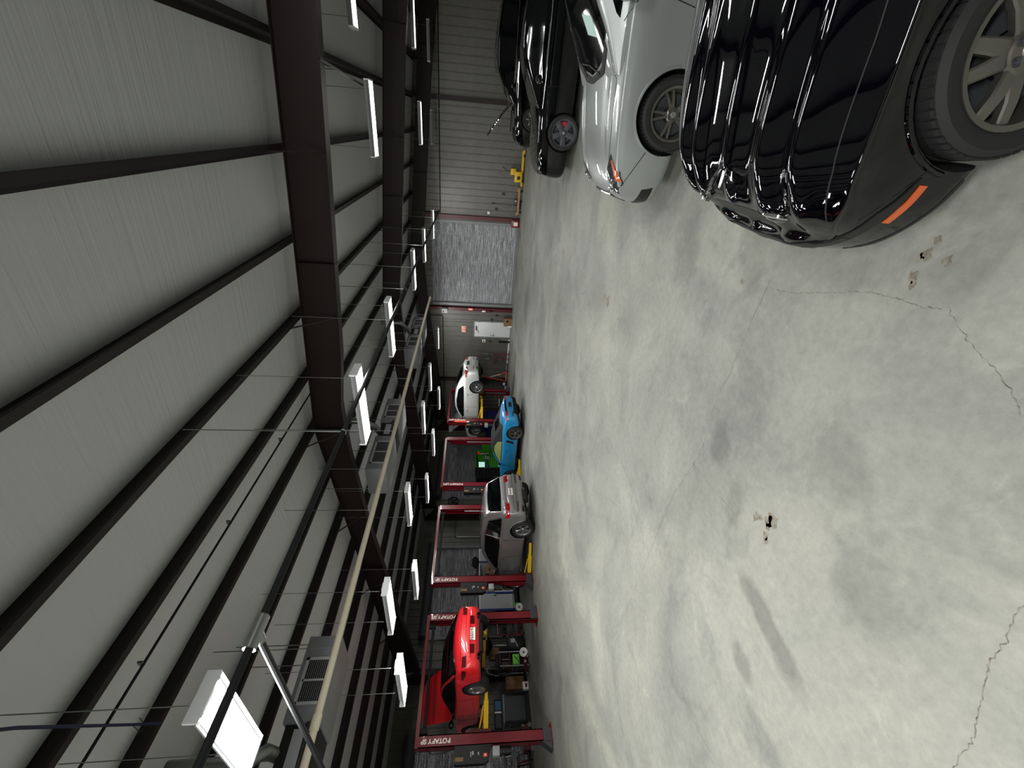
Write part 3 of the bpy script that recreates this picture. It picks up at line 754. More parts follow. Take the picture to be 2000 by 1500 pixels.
for y in (-.33, -.16):
    m = MB(); h, nn = on_surface(bv, 'f', y, .41); m.cyl(h-nn*.01, h+nn*.006, .011, 12); m.build('parking_sensor', M['black'], car)
    m = MB(); h, nn = on_surface(bv, 'f', -y, .41); m.cyl(h-nn*.01, h+nn*.006, .011, 12); m.build('parking_sensor', M['black'], car)
# chrome leaping cat on the hood
h, nn = on_surface(bv, 't', 2.03, 0)
b0 = h.z
m = MB(); m.box((2.05, 0, b0+.004), (.10, .03, .012)); m.tube([(1.99, .012, b0+.012), (2.0, .012, b0+.035), (2.03, .010, b0+.045)], [.006, .008, .011], 8); m.tube([(1.985, -.012, b0+.012), (2.0, -.012, b0+.035), (2.03, -.010, b0+.045)], [.006, .008, .011], 8)
m.tube([(2.015, 0, b0+.045), (2.05, 0, b0+.058), (2.10, 0, b0+.068), (2.135, 0, b0+.082)], [.012, .017, .018, .012], 10); m.ball((2.152, 0, b0+.088), .016, 10, (1.25, .8, .85))
for s in (1, -1): m.tube([(2.115, s*.012, b0+.068), (2.14, s*.013, b0+.055), (2.175, s*.012, b0+.058)], [.010, .007, .005], 8); m.ball((2.142, s*.009, b0+.102), .005, 6)
m.tube([(2.01, 0, b0+.046), (1.975, 0, b0+.05), (1.95, 0, b0+.043)], [.006, .004, .003], 6); m.build('hood_ornament', M['chrome'], car)
wd = wheel_mesh(.345, .25, .235, dict(kind='double', n=5, w0=.070, w1=.048, spread=.23, face=.80, hub=.085, mat=M['alloy_dark'], rot=.25, lugs=5), None)
for x in (1.515, -1.515):
    for s in (1, -1): add_wheel(car, wd, (x, s*.80, .345), s, .10 if x > 0 else 0)
mirrors(bv, car, .72, .98, .86, M['p_black'])

# ------------------------------------------------------------------ car 2: silver sedan
car = thing('sedan', 'silver sedan with dark windshield parked behind the glossy black sedan', 'car', (1.62, 5.72, 0), PI)
AS = dict(rear=-2.42, front=2.30, wb=2.81, R=.325, arch=.372, zw=.34, paint=M['p_silver'], nx=90, sub=3, tumble=.94, smooth=50,
  top=[(-2.42, .6), (-2.36, .9), (-2.1, 1.02), (-1.6, 1.05), (.5, 1.03), (.9, 1.02), (1.2, .985), (1.6, .925), (1.95, .84), (2.12, .77), (2.2, .71), (2.26, .62), (2.30, .48)],
  shoulder=[(-2.42, .55), (-2.3, .82), (-1.8, .92), (-.5, .93), (.6, .93), (1.2, .90), (1.6, .865), (1.9, .80), (2.08, .72), (2.2, .62), (2.26, .54), (2.30, .44)],
  sill=[(-2.42, .4), (-2.2, .28), (-1, .2), (1, .19), (2.0, .2), (2.22, .22), (2.30, .29)],
  plan=[(-2.42, .6), (-2.3, .78), (-2, .86), (-1.4, .9), (0, .915), (1.4, .905), (1.75, .875), (2.0, .80), (2.15, .71), (2.25, .58), (2.30, .40)],
  roof=[(-1.85, .98), (-1.3, 1.25), (-.7, 1.41), (-.1, 1.44), (.2, 1.405), (.55, 1.25), (.8, 1.11), (1.12, .965)], roofw=.57, zroof=1.44, cabw=.885,
  disp=lambda x, y, z: (x, y, z+(.020*smooth((x-.6)/.5)*(math.exp(-((abs(y)-.60-.05*(2-x))/.045)**2)-.6*math.exp(-((abs(y)-.47-.05*(2-x))/.05)**2)) if z > .6 and abs(y) < .8 else 0)))
_, bv = car_body(car, AS)
one(bv, 't', [(.80, -.69), (.98, -.42), (1.07, 0), (.98, .42), (.80, .69)], [(.20, -.53), (.25, 0), (.20, .53)], M['glass'], 'windshield', car, n=26, m=12, eps=.006)
one(bv, 't', [(.86, -.62), (1.03, -.36), (1.09, 0), (1.03, .36), (.86, .62)], [(.92, -.64), (1.10, -.38), (1.15, 0), (1.10, .38), (.92, .64)], M['matte_black'], 'cowl', car, n=24, m=4, eps=.010)
m = MB(); m.tube([(1.08, .3, 1.005), (.98, -.05, 1.05), (.93, -.42, 1.06)], .008, 6); m.tube([(1.06, -.28, 1.01), (.96, -.45, 1.04), (.88, -.6, 1.06)], .008, 6); m.build('wiper', M['black'], car)
one(bv, 't', [(.74, .12), (.80, .42)], [(.58, .10), (.64, .40)], mat('paper reflection on windshield', '#a9c4bd', .5), 'paper_reflection', car, n=8, m=4, eps=.009, inset=.001)  # pale patch laid on the glass: a painted reflection of paper
sides(bv, [(-1.45, .99), (.3, 1.0), (.70, 1.0)], [(-1.1, 1.24), (-.4, 1.36), (.1, 1.335), (.66, 1.04)], M['glass'], 'side_window', car, n=24)
seams(bv, [(a, [(.62, .25), (.55, .6), (.58, .9), (.72, .965)]) for a in 'lr']+[('t', [(.86, s*.70), (1.1, s*.735), (1.6, s*.71), (2.0, s*.62), (2.2, s*.36), (2.24, 0)]) for s in (1, -1)]+[(a, [(1.73, .52), (1.9, .6), (2.05, .66)]) for a in 'lr'], car, .004)
for s, ax in ((1, 'l'), (-1, 'r')):
    m = MB(); patch(bv, 't', [(1.80, s*.70), (1.95, s*.80), (2.08, s*.75), (2.19, s*.62)], [(1.80, s*.695), (1.95, s*.60), (2.07, s*.52), (2.16, s*.44)], m, 14, 7, .006); o = m.build('headlight', M['lamp_clear'], car)
    m = MB(); patch(bv, 't', [(1.85, s*.735), (1.96, s*.79), (2.05, s*.76)], [(1.86, s*.70), (1.97, s*.735), (2.05, s*.715)], m, 8, 4, .010); m.build('turn_signal', M['lamp_amber'], o)
    m = MB(); c, nn = on_surface(bv, 't', 2.07, s*.63); m.ball(c+nn*.004, .05, 14, (1, 1, .35)); c, nn = on_surface(bv, 't', 2.14, s*.57); m.ball(c+nn*.004, .04, 14, (1, 1, .35)); m.build('reflector', M['chrome'], o)
    m = MB(); patch(bv, 'f', [(s*.40, .27), (s*.66, .30), (s*.74, .31)], [(s*.42, .41), (s*.62, .43), (s*.73, .43)], m, 12, 6, .005); m.build('air_intake', M['grille'], car)
    pts = []
    for k in range(25):
        a = .1+(PI-.2)*k/24; q = (1.405+.384*math.cos(a), .34+.384*math.sin(a)); hh, nn = on_surface(bv, ax, *q); pts.append(hh+nn*.001)
    m = MB(); m.tube(pts, .014, 6); m.build('arch_lip', M['p_silver'], car)
one(bv, 'f', [(-.24, .30), (0, .29), (.24, .30)], [(-.34, .655), (0, .675), (.34, .655)], M['grille'], 'grille', car, n=14, m=8, eps=.006)
m = MB()
for ax, pts in (('f', [(-.34, .66), (0, .68), (.34, .66)]),):
    P = [on_surface(bv, ax, *q)[0]+Vector((.01, 0, 0)) for q in [(p.x, p.y) for p in resample([(a, b, 0) for a, b in pts], 12)]]; m.tube(P, .010, 6)
m.build('grille_surround', M['chrome'], car)
wd = wheel_mesh(.325, .235, .225, dict(kind='double', n=5, w0=.035, w1=.026, spread=.17, face=.72, hub=.07, mat=M['alloy_dark'], rot=.1), None)
for x in (1.405, -1.405):
    for s in (1, -1): add_wheel(car, wd, (x, s*.79, .325), s)
mirrors(bv, car, .56, .98, .86, M['p_silver'])
sides(bv, [(-.2, .74), (-.05, .74)], [(-.2, .77), (-.05, .77)], M['p_silver'], 'door_handle', car, n=6, m=3, eps=.03)

# ------------------------------------------------------------------ car 3: black muscle coupe
car = thing('coupe', 'black coupe with grey five-spoke wheel and red brake caliper', 'car', (1.37, 11.72, 0), PI)
CS = dict(rear=-2.46, front=2.39, wb=2.85, R=.35, arch=.39, zw=.36, paint=M['p_black2'], nx=80, sub=3, tumble=.93,
  top=[(-2.46, .6), (-2.4, .95), (-2.1, 1.02), (-1.5, 1.02), (.5, 1.0), (.9, .99), (1.4, .95), (1.9, .90), (2.2, .85), (2.32, .78), (2.37, .6), (2.39, .45)],
  shoulder=[(-2.46, .55), (-2.3, .88), (-1.6, .96), (-.6, .90), (.4, .90), (1.2, .92), (1.7, .90), (2.1, .83), (2.28, .74), (2.36, .55), (2.39, .4)],
  sill=[(-2.46, .42), (-2.2, .28), (-1, .2), (1, .18), (2.1, .18), (2.33, .22), (2.39, .3)],
  plan=[(-2.46, .7), (-2.3, .86), (-1.9, .93), (-1.4, .96), (0, .93), (1.4, .955), (1.8, .94), (2.1, .88), (2.28, .78), (2.36, .66), (2.39, .5)],
  roof=[(-1.75, 1.0), (-1.2, 1.24), (-.7, 1.35), (-.2, 1.37), (.1, 1.33), (.5, 1.17), (1.0, .95)], roofw=.55, zroof=1.37, cabw=.87)
_, bv = car_body(car, CS)
one(bv, 't', [(.86, -.66), (.98, 0), (.86, .66)], [(.12, -.50), (.16, 0), (.12, .50)], M['glass'], 'windshield', car, n=20, m=8)
sides(bv, [(-1.1, .97), (.62, .96)], [(-.75, 1.22), (-.2, 1.30), (.1, 1.26), (.6, 1.0)], M['glass'], 'side_window', car, n=20)
seams(bv, [(a, [(.62, .22), (.58, .6), (.62, .9)]) for a in 'lr']+[('t', [(.9, s*.74), (1.6, s*.72), (2.2, s*.66), (2.3, s*.4), (2.32, 0)]) for s in (1, -1)], car, .004)
sides(bv, [(-.9, .2), (.9, .2)], [(-.9, .26), (.9, .26)], M['black'], 'side_skirt', car, n=14, m=3, eps=.012)
pair(bv, 'f', [(.42, .58), (.74, .58)], [(.42, .70), (.72, .71)], M['lamp_clear'], 'headlight', car, n=8, m=5, eps=.006)
one(bv, 'f', [(-.40, .50), (.40, .50)], [(-.40, .72), (.40, .72)], M['grille'], 'grille', car, n=12, m=6, eps=.006)
wd = wheel_mesh(.35, .265, .25, dict(kind='single', n=5, w0=.11, w1=.13, face=.86, hub=.085, mat=M['dark_grey'], rot=.35, caliper=(-2.3, -1.3)), None)
for x in (1.425, -1.425):
    for s in (1, -1): add_wheel(car, wd, (x, s*.83, .35), s)
mirrors(bv, car, .5, .96, .87, M['p_black2'])

# ------------------------------------------------------------------ car 4: black wagon with its hood up
car = thing('wagon', 'black wagon with its hood propped open near the end wall', 'car', (1.66, 17.95, 0), PI)
BS = dict(rear=-2.4, front=2.3, wb=2.85, R=.36, arch=.40, zw=.37, paint=M['p_black2'], nx=70, sub=3, tumble=.94,
  top=[(-2.4, .7), (-2.3, 1.1), (-1.8, 1.15), (.5, 1.12), (.9, 1.1), (1.0, 1.03), (1.4, .99), (1.9, .93), (2.15, .88), (2.25, .78), (2.3, .55)],
  shoulder=[(-2.4, .6), (-2.3, .98), (-1.5, 1.03), (.5, 1.02), (1.2, 1.0), (1.8, .94), (2.1, .86), (2.24, .74), (2.3, .5)],
  sill=[(-2.4, .45), (-2.2, .32), (-1, .26), (1, .25), (2.1, .25), (2.3, .34)],
  plan=[(-2.4, .7), (-2.2, .86), (-1.4, .92), (0, .93), (1.4, .92), (1.9, .86), (2.12, .76), (2.25, .62), (2.3, .48)],
  roof=[(-2.3, 1.05), (-2.1, 1.45), (-1.5, 1.62), (-.6, 1.69), (0, 1.66), (.35, 1.52), (1.0, 1.1)], roofw=.62, zroof=1.69, cabw=.9)
_, bv = car_body(car, BS)
one(bv, 't', [(.84, -.68), (.95, 0), (.84, .68)], [(.16, -.55), (.2, 0), (.16, .55)], M['glass'], 'windshield', car, n=20, m=8)
sides(bv, [(-2.0, 1.08), (.62, 1.08)], [(-1.85, 1.42), (-1.0, 1.56), (0, 1.54), (.6, 1.16)], M['glass'], 'side_window', car, n=24)
m = MB()
for ax, pts in (('l', [(-2.0, 1.07), (.66, 1.07)]), ('r', [(-2.0, 1.07), (.66, 1.07)])):
    m.tube([on_surface(bv, ax, p.x, p.y)[0] for p in resample([(a, b, 0) for a, b in pts], 20)], .012, 6)
m.build('window_trim', M['chrome'], car)
m = MB()
for s in (1, -1): m.tube([(-1.9, s*.66, 1.56), (-1.2, s*.65, 1.70), (-.4, s*.64, 1.74), (.1, s*.63, 1.66)], .014, 6)
m.build('roof_rail', M['chrome'], car)
one(bv, 't', [(1.05, -.72), (1.6, -.72), (2.18, -.5)], [(1.05, .72), (1.6, .72), (2.18, .5)], M['matte_black'], 'engine_bay', car, n=14, m=14, eps=.004)
m = MB(); m.bx((1.2, -.35, 1.0), (1.85, .3, 1.06)); m.bx((1.3, .42, .98), (1.7, .62, 1.05)); m.build('engine_cover', M['dark_grey'], car, 0)
m = MB(); ang = math.radians(38); r = Matrix.Rotation(-ang, 3, 'Y'); ps = []
for i in range(9):
    t = i/8; ps.append([(r @ Vector((1.33*t, y*(1-.22*t*t), .03*math.sin(PI*t)+.025*(1-(y/.75)**2)))+Vector((.98, 0, 1.08))) for y in [-.75+1.5*j/8 for j in range(9)]])
up = r @ Vector((0, 0, .03)); V = [p for row in ps for p in row]; V2 = [p+up for p in V]
F = [(i*9+j, i*9+j+1, (i+1)*9+j+1, (i+1)*9+j) for i in range(8) for j in range(8)]; ringi = list(range(9))+[i*9+8 for i in range(1, 9)]+[72+j for j in range(7, -1, -1)]+[i*9 for i in range(7, 0, -1)]
F += [tuple(81+a for a in f) for f in F]+[(ringi[k], ringi[(k+1) % len(ringi)], 81+ringi[(k+1) % len(ringi)], 81+ringi[k]) for k in range(len(ringi))]
m.add(V+V2, F); m.build('open_hood', M['p_black2'], car)
pair(bv, 'f', [(.44, .70), (.74, .72)], [(.44, .84), (.70, .86)], M['lamp_clear'], 'headlight', car, n=8, m=5, eps=.006)
m = MB(); patch(bv, 'f', [(-.4, .55), (.4, .55)], [(-.4, .82), (.4, .82)], m, 12, 6, .004); g = m.build('grille', M['grille'], car)
for k in range(9):
    m = MB(); y = -.36+.09*k; m.tube([on_surface(bv, 'f', y, z)[0]+Vector((.012, 0, 0)) for z in (.57, .68, .80)], .008, 5); m.build('grille_bar', M['chrome'], g)
wd = wheel_mesh(.36, .25, .235, dict(kind='single', n=7, w0=.05, w1=.05, face=.75, hub=.08, mat=M['alloy_dark']), None)
for x in (1.425, -1.425):
    for s in (1, -1): add_wheel(car, wd, (x, s*.80, .36), s)
mirrors(bv, car, .52, 1.08, .87, M['p_black2'])

# ------------------------------------------------------------------ car 5: red coupe high on the first lift, hood up
ZR = 1.645
car = thing('coupe', 'bright red coupe raised on a lift with its hood open', 'car', (-13.42, 5.56, ZR), PI)
RS = dict(rear=-2.27, front=2.2, wb=2.58, R=.31, arch=.35, zw=.32, paint=M['p_red'], nx=80, sub=3, tumble=.92,
  top=[(-2.27, .55), (-2.22, .72), (-2.12, .86), (-1.9, .92), (-1.5, .95), (.5, .93), (.9, .92), (1.4, .86), (1.9, .74), (2.1, .62), (2.2, .45)],
  shoulder=[(-2.27, .5), (-2.2, .66), (-2.0, .80), (-1.5, .84), (-.5, .82), (.6, .84), (1.2, .82), (1.7, .73), (2.0, .60), (2.2, .4)],
  sill=[(-2.27, .36), (-2.15, .26), (-1.6, .20), (1, .17), (2.0, .18), (2.2, .28)],
  plan=[(-2.27, .66), (-2.2, .76), (-2.0, .83), (-1.3, .87), (0, .86), (1.3, .87), (1.7, .83), (2.0, .72), (2.15, .58), (2.2, .45)],
  roof=[(-1.9, .90), (-1.3, 1.10), (-.7, 1.24), (-.2, 1.27), (.1, 1.23), (.5, 1.05), (.9, .86)], roofw=.52, zroof=1.27, cabw=.9, roof_mat=M['p_black2'])
_, bv = car_body(car, RS)
one(bv, 't', [(-1.80, -.60), (-1.84, 0), (-1.80, .60)], [(-.85, -.48), (-.82, 0), (-.85, .48)], M['glass'], 'rear_window', car, n=16, m=8)
one(bv, 't', [(.80, -.62), (.86, 0), (.80, .62)], [(.12, -.48), (.15, 0), (.12, .48)], M['glass_clear'], 'windshield', car, n=16, m=8)
sides(bv, [(-1.15, .87), (.60, .87)], [(-.75, 1.10), (-.2, 1.18), (.1, 1.14), (.56, .92)], M['glass'], 'side_window', car, n=20)
for ax in 'lr':
    m = MB(); m.tube([on_surface(bv, ax, x, z)[0] for x, z in ((-1.72, .88), (-1.35, .99), (-.95, 1.12), (-.6, 1.19), (-.2, 1.22))], [.03, .035, .035, .028, .012], 8); m.build('roof_pillar', M['p_red'], car)
    m = MB(); patch(bv, ax, [(-2.12, .58), (-1.95, .59), (-1.75, .66)], [(-2.12, .69), (-1.95, .70), (-1.78, .68)], m, 10, 5, .006); m.build('tail_light', M['lamp_red_dark'], car)
one(bv, 'b', [(-.56, .50), (.56, .50)], [(-.54, .53), (.54, .53)], M['p_red'], 'bumper_ledge', car, n=16, m=3, eps=.03)
pair(bv, 'b', [(.25, .385), (.46, .39)], [(.25, .50), (.46, .50)], M['lamp_red_dark'], 'fog_lamp', car, n=8, m=5, eps=.012)
pair(bv, 'b', [(.50, .58), (.74, .59)], [(.52, .69), (.74, .69)], M['lamp_red_dark'], 'tail_light', car, n=8, m=5, eps=.006)
plate_text(car, bv, 'b', 0, .445, 1, '7650197', .10)
pair(bv, 'b', [(.42, .24), (.58, .24)], [(.42, .31), (.58, .31)], M['black'], 'exhaust_cutout', car, n=6, m=3, eps=.006)
for s in (1, -1):
    m = MB(); m.lathe([(.05, -.1), (.05, .1), (.042, .1), (.042, -.08)], 16, Matrix.Translation((-2.18, s*.5, .27)) @ Matrix.Rotation(-PI/2, 4, 'Y')); m.build('exhaust_tip', M['chrome'], car)
m = MB(); m.cyl((-2.05, -.35, .24), (-2.05, .35, .24), .09, 14); m.bx((-1.8, -.5, .18), (1.6, .5, .24)); m.cyl((-1.9, .5, .25), (1.2, .2, .2), .03, 8); m.build('underbody', M['matte_black'], car)
seams(bv, [('t', [(-2.05, s*.62), (-1.75, s*.66)]) for s in (1, -1)]+[(a, [(.55, .2), (.58, .5), (.6, .84)]) for a in 'lr']+[(a, [(-.72, .24), (-.7, .5), (-.62, .82)]) for a in 'lr']+[('b', [(-.6, .60), (0, .60), (.6, .60)]), ('b', [(-.6, .72), (0, .74), (.6, .72)])], car, .005)
def raised_hood(car, hx, hz, L_, w0, ang, paint_, w1=.8):
    m = MB(); r = Matrix.Rotation(-ang, 3, 'Y'); ps = []
    for i in range(9):
        t = i/8
        for j in range(11):
            y = -w0+2*w0*j/10; ps.append(r @ Vector((L_*t*(1-.06*(y/w0)**2), y*(1-(1-w1)*t*t), .05*math.sin(PI*t*.9)+.035*(1-(y/w0)**2)))+Vector((hx, 0, hz)))
    up = r @ Vector((0, 0, .025)); V2 = [p+up for p in ps]
    F = [(i*11+j, i*11+j+1, (i+1)*11+j+1, (i+1)*11+j) for i in range(8) for j in range(10)]
    ri = list(range(11))+[i*11+10 for i in range(1, 9)]+[88+j for j in range(9, -1, -1)]+[i*11 for i in range(7, 0, -1)]
    F2 = [tuple(99+a for a in f) for f in F]; sk = [(ri[k], ri[(k+1) % len(ri)], 99+ri[(k+1) % len(ri)], 99+ri[k]) for k in range(len(ri))]
    m.add(ps+V2, F+F2+sk); return m.build('open_hood', paint_, car)
raised_hood(car, .95, .93, 1.18, .72, math.radians(48), M['p_red'])
one(bv, 't', [(1.0, -.66), (1.5, -.64), (2.0, -.5)], [(1.0, .66), (1.5, .64), (2.0, .5)], M['matte_black'], 'engine_bay', car, n=12, m=12)
m = MB(); m.cyl((1.75, -.6, .7), (1.35, -.62, 1.42), .012, 6); m.build('hood_prop', M['steel_bare'], car)
wd = wheel_mesh(.315, .215, .225, dict(kind='single', n=5, w0=.10, w1=.13, face=.86, hub=.08, mat=M['alloy'], rot=.2, disc=True), None)
for x in (1.29, -1.29):
    for s in (1, -1): add_wheel(car, wd, (x, s*.77, .30), s)
mirrors(bv, car, .5, .88, .84, M['p_black2'])

# ------------------------------------------------------------------ car 6: silver wagon low on the second lift
car = thing('wagon', 'silver grey family wagon seen from behind, low on the second lift', 'car', (-12.9, 9.87, .045), PI)
DS = dict(rear=-2.33, front=2.35, wb=3.0, R=.375, arch=.425, zw=.39, paint=M['p_silver_dark'], nx=80, sub=3, tumble=.95,
  top=[(-2.33, .8), (-2.28, 1.02), (-2.18, 1.10), (-1.6, 1.12), (.6, 1.10), (.95, 1.10), (1.4, 1.06), (1.95, .99), (2.2, .90), (2.31, .75), (2.35, .55)],
  shoulder=[(-2.33, .7), (-2.28, .94), (-2.1, 1.04), (-1, 1.06), (.5, 1.04), (1.2, 1.03), (1.8, .96), (2.1, .88), (2.28, .72), (2.35, .5)],
  sill=[(-2.33, .46), (-2.25, .36), (-1.9, .29), (1, .26), (2.1, .26), (2.35, .36)],
  plan=[(-2.33, .80), (-2.29, .87), (-2.15, .925), (-1.5, .955), (0, .95), (1.5, .955), (1.9, .91), (2.15, .82), (2.3, .68), (2.35, .55)],
  roof=[(-2.30, 1.02), (-2.18, 1.30), (-2.02, 1.60), (-1.85, 1.67), (-1.2, 1.73), (-.4, 1.75), (.1, 1.70), (.5, 1.5), (1.1, 1.06)], roofw=.64, zroof=1.75, cabw=.93)
_, bv = car_body(car, DS)
one(bv, 'b', [(-.76, 1.14), (0, 1.13), (.76, 1.14)], [(-.62, 1.55), (0, 1.58), (.62, 1.55)], M['glass'], 'rear_window', car, n=16, m=8, eps=.006)
sides(bv, [(-1.98, 1.13), (.70, 1.12)], [(-1.70, 1.52), (-1.0, 1.62), (-.1, 1.60), (.25, 1.48), (.70, 1.20)], M['glass'], 'side_window', car, n=28)
for ax in 'lr':
    m = MB(); m.tube([on_surface(bv, ax, x, 1.115)[0] for x in [-2.0+2.7*k/14 for k in range(15)]], .014, 6)
    m.tube([on_surface(bv, ax, x, z)[0] for x, z in ((-2.02, 1.14), (-1.72, 1.54), (-1.0, 1.64), (-.1, 1.62), (.25, 1.50))], .012, 6); m.build('window_trim', M['chrome'], car)
    m = MB(); m.bx((-1.02, 0, 0), (-1.0, 0, 0)) if False else m.tube([on_surface(bv, ax, -1.0, 1.13)[0], on_surface(bv, ax, -.98, 1.60)[0]], .010, 6); m.build('pillar_trim', M['lgrey'], car)
    m = MB(); patch(bv, ax, [(-2.27, .86), (-2.12, .86)], [(-2.27, 1.0), (-2.06, 1.0)], m, 6, 5, .007); m.build('tail_light', M['lamp_red'], car)
    for x in (-1.05, .02):
        m = MB(); h, nn = on_surface(bv, ax, x, .93); m.tube([h+nn*.005-Vector((.09, 0, 0)), h+nn*.035-Vector((.05, 0, 0)), h+nn*.035+Vector((.05, 0, 0)), h+nn*.005+Vector((.09, 0, 0))], .014, 6); m.build('door_handle', M['chrome'], car)
    pts = []
    for xa in (1.5, -1.5):
        pts = []
        for k in range(25):
            a = .08+(PI-.16)*k/24; q = (xa+.445*math.cos(a), .39+.445*math.sin(a)); h, nn = on_surface(bv, ax, *q); pts.append(h+nn*.004)
        m = MB(); m.tube(pts, .022, 6); m.build('arch_flare', M['p_silver_dark'], car)
pair(bv, 'b', [(.50, .86), (.80, .87)], [(.46, 1.0), (.80, 1.0)], M['lamp_red'], 'tail_light', car, n=8, m=5, eps=.008)
pair(bv, 'b', [(.42, .56), (.84, .58)], [(.42, .60), (.84, .62)], M['lamp_red_dark'], 'bumper_reflector', car, n=8, m=3, eps=.008)
one(bv, 'b', [(-.42, .74), (.42, .74)], [(-.40, .87), (.40, .87)], M['p_silver_dark'], 'plate_recess', car, n=10, m=4, eps=.004)
plate_text(car, bv, 'b', 0, .80, 1, 'CX4 0317', .075)
one(bv, 'b', [(-.85, .655), (0, .64), (.85, .655)], [(-.83, .70), (0, .69), (.83, .70)], M['p_silver_dark'], 'bumper_ledge', car, n=18, m=4, eps=.05)
one(bv, 'b', [(-.80, 1.07), (0, 1.06), (.80, 1.07)], [(-.78, 1.10), (0, 1.095), (.78, 1.10)], M['p_silver'], 'tailgate_ledge', car, n=14, m=3, eps=.025)
seams(bv, [(a, [(.75, .3), (.72, .7), (.74, 1.03)]) for a in 'lr']+[(a, [(-.12, .32), (-.1, .7), (-.1, 1.04)]) for a in 'lr']+[(a, [(-1.02, .5), (-.98, .8), (-1.02, 1.04)]) for a in 'lr']+[('b', [(-.8, .715), (.8, .715)]), ('b', [(.86, .72), (.83, 1.1)]), ('b', [(-.86, .72), (-.83, 1.1)])], car, .005)
pair(bv, 'b', [(.60, .37), (.82, .40)], [(.56, .44), (.80, .47)], M['black'], 'bumper_vent', car, n=8, m=4, eps=.006)
m = MB(); m.cyl((-2.2, -.2, .30), (-2.2, .3, .30), .11, 14); m.bx((-1.9, -.55, .24), (1.6, .55, .32)); m.bx((-2.24, -.14, .27), (-2.1, -.04, .35)); m.build('underbody', M['matte_black'], car)
m = MB(); m.lathe([(.04, -.1), (.04, .08), (.034, .08), (.034, -.08)], 14, Matrix.Translation((-2.3, -.12, .33)) @ Matrix.Rotation(-PI/2, 4, 'Y')); m.build('exhaust_tip', M['chrome'], car)
m = MB()
for s in (1, -1): m.tube([(-1.8, s*.62, 1.66), (-1.7, s*.62, 1.73), (-.3, s*.6, 1.79), (-.15, s*.6, 1.73)], .014, 6)
m.build('roof_rail', M['chrome'], car)
wd = wheel_mesh(.375, .265, .25, dict(kind='double', n=5, w0=.045, w1=.05, spread=.1, face=.82, hub=.08, mat=M['alloy'], rot=.3), None)
for x in (1.5, -1.5):
    for s in (1, -1): add_wheel(car, wd, (x, s*.82, .375), s)
mirrors(bv, car, .72, 1.10, .9, M['black'])

# ------------------------------------------------------------------ car 7: teal roadster on the third lift
car = thing('roadster', 'teal blue roadster with black soft top, seen from behind', 'car', (-12.08, 14.24, .045), PI)
TS = dict(rear=-2.08, front=2.1, wb=2.47, R=.33, arch=.365, zw=.345, paint=M['p_teal'], nx=80, sub=3, tumble=.90,
  top=[(-2.08, .6), (-2.02, .80), (-1.85, .90), (-1.5, .95), (-1.0, .97), (.3, .93), (.7, .92), (1.2, .84), (1.7, .70), (2.0, .55), (2.1, .4)],
  shoulder=[(-2.08, .55), (-2.0, .74), (-1.7, .82), (-1.2, .84), (-.4, .80), (.5, .81), (1.2, .82), (1.6, .72), (1.9, .58), (2.1, .36)],
  sill=[(-2.08, .42), (-2.0, .30), (-1.6, .2), (1, .17), (1.9, .18), (2.1, .26)],
  plan=[(-2.08, .64), (-2.0, .78), (-1.8, .86), (-1.25, .91), (-.3, .875), (.6, .87), (1.25, .90), (1.7, .83), (1.95, .70), (2.1, .48)],
  roof=[(-1.45, .90), (-1.0, 1.08), (-.6, 1.21), (-.2, 1.27), (.1, 1.25), (.4, 1.10), (.85, .88)], roofw=.52, zroof=1.27, cabw=.86, roof_mat=M['soft_top'])
_, bv = car_body(car, TS)
one(bv, 't', [(.72, -.60), (.80, 0), (.72, .60)], [(.14, -.49), (.17, 0), (.14, .49)], M['glass_clear'], 'windshield', car, n=16, m=8)
m = MB()
for s in (1, -1): m.tube([on_surface(bv, 'l' if s > 0 else 'r', x, z)[0] for x, z in ((.12, 1.20), (.3, 1.10), (.5, .98), (.72, .87))], .022, 8)
m.build('windshield_frame', M['p_teal'], car)
sides(bv, [(-.62, .85), (.58, .85)], [(-.55, 1.02), (-.25, 1.14), (.0, 1.14), (.18, 1.08), (.54, .90)], mat('greenish clear window', '#7d8a55', .05, 0, 1.), 'side_window', car, n=22)
one(bv, 't', [(-1.22, -.36), (-1.24, 0), (-1.22, .36)], [(-.85, -.33), (-.84, 0), (-.85, .33)], M['glass'], 'rear_window', car, n=10, m=6)
one(bv, 'b', [(-.70, .70), (0, .715), (.70, .70)], [(-.68, .765), (0, .79), (.68, .765)], M['glass'], 'light_band', car, n=18, m=5, eps=.006)
pair(bv, 'b', [(.44, .67), (.72, .68)], [(.42, .76), (.70, .77)], M['lamp_red'], 'tail_light', car, n=8, m=5, eps=.012)
for ax in 'lr':
    m = MB(); patch(bv, ax, [(-1.98, .68), (-1.82, .71)], [(-1.98, .75), (-1.86, .76)], m, 6, 4, .008); m.build('tail_light', M['lamp_red'], car)
    m = MB(); patch(bv, ax, [(-.78, .38), (-.64, .36)], [(-.88, .66), (-.74, .70)], m, 6, 10, .004); m.build('side_intake', M['matte_black'], car)
one(bv, 'b', [(-.66, .25), (0, .23), (.66, .25)], [(-.60, .45), (0, .42), (.60, .45)], M['matte_black'], 'rear_diffuser', car, n=16, m=6, eps=.01)
plate = one(bv, 'b', [(-.17, .50), (.17, .50)], [(-.17, .63), (.17, .63)], M['black'], 'plate_holder', car, n=6, m=4, eps=.012)
pair(bv, 'b', [(.50, .45), (.74, .48)], [(.50, .48), (.74, .51)], M['black'], 'bumper_slot', car, n=6, m=3, eps=.004)
one(bv, 't', [(-1.72, -.55), (-1.74, 0), (-1.72, .55)], [(-1.66, -.55), (-1.68, 0), (-1.66, .55)], M['p_teal'], 'spoiler', car, n=14, m=3, eps=.015)
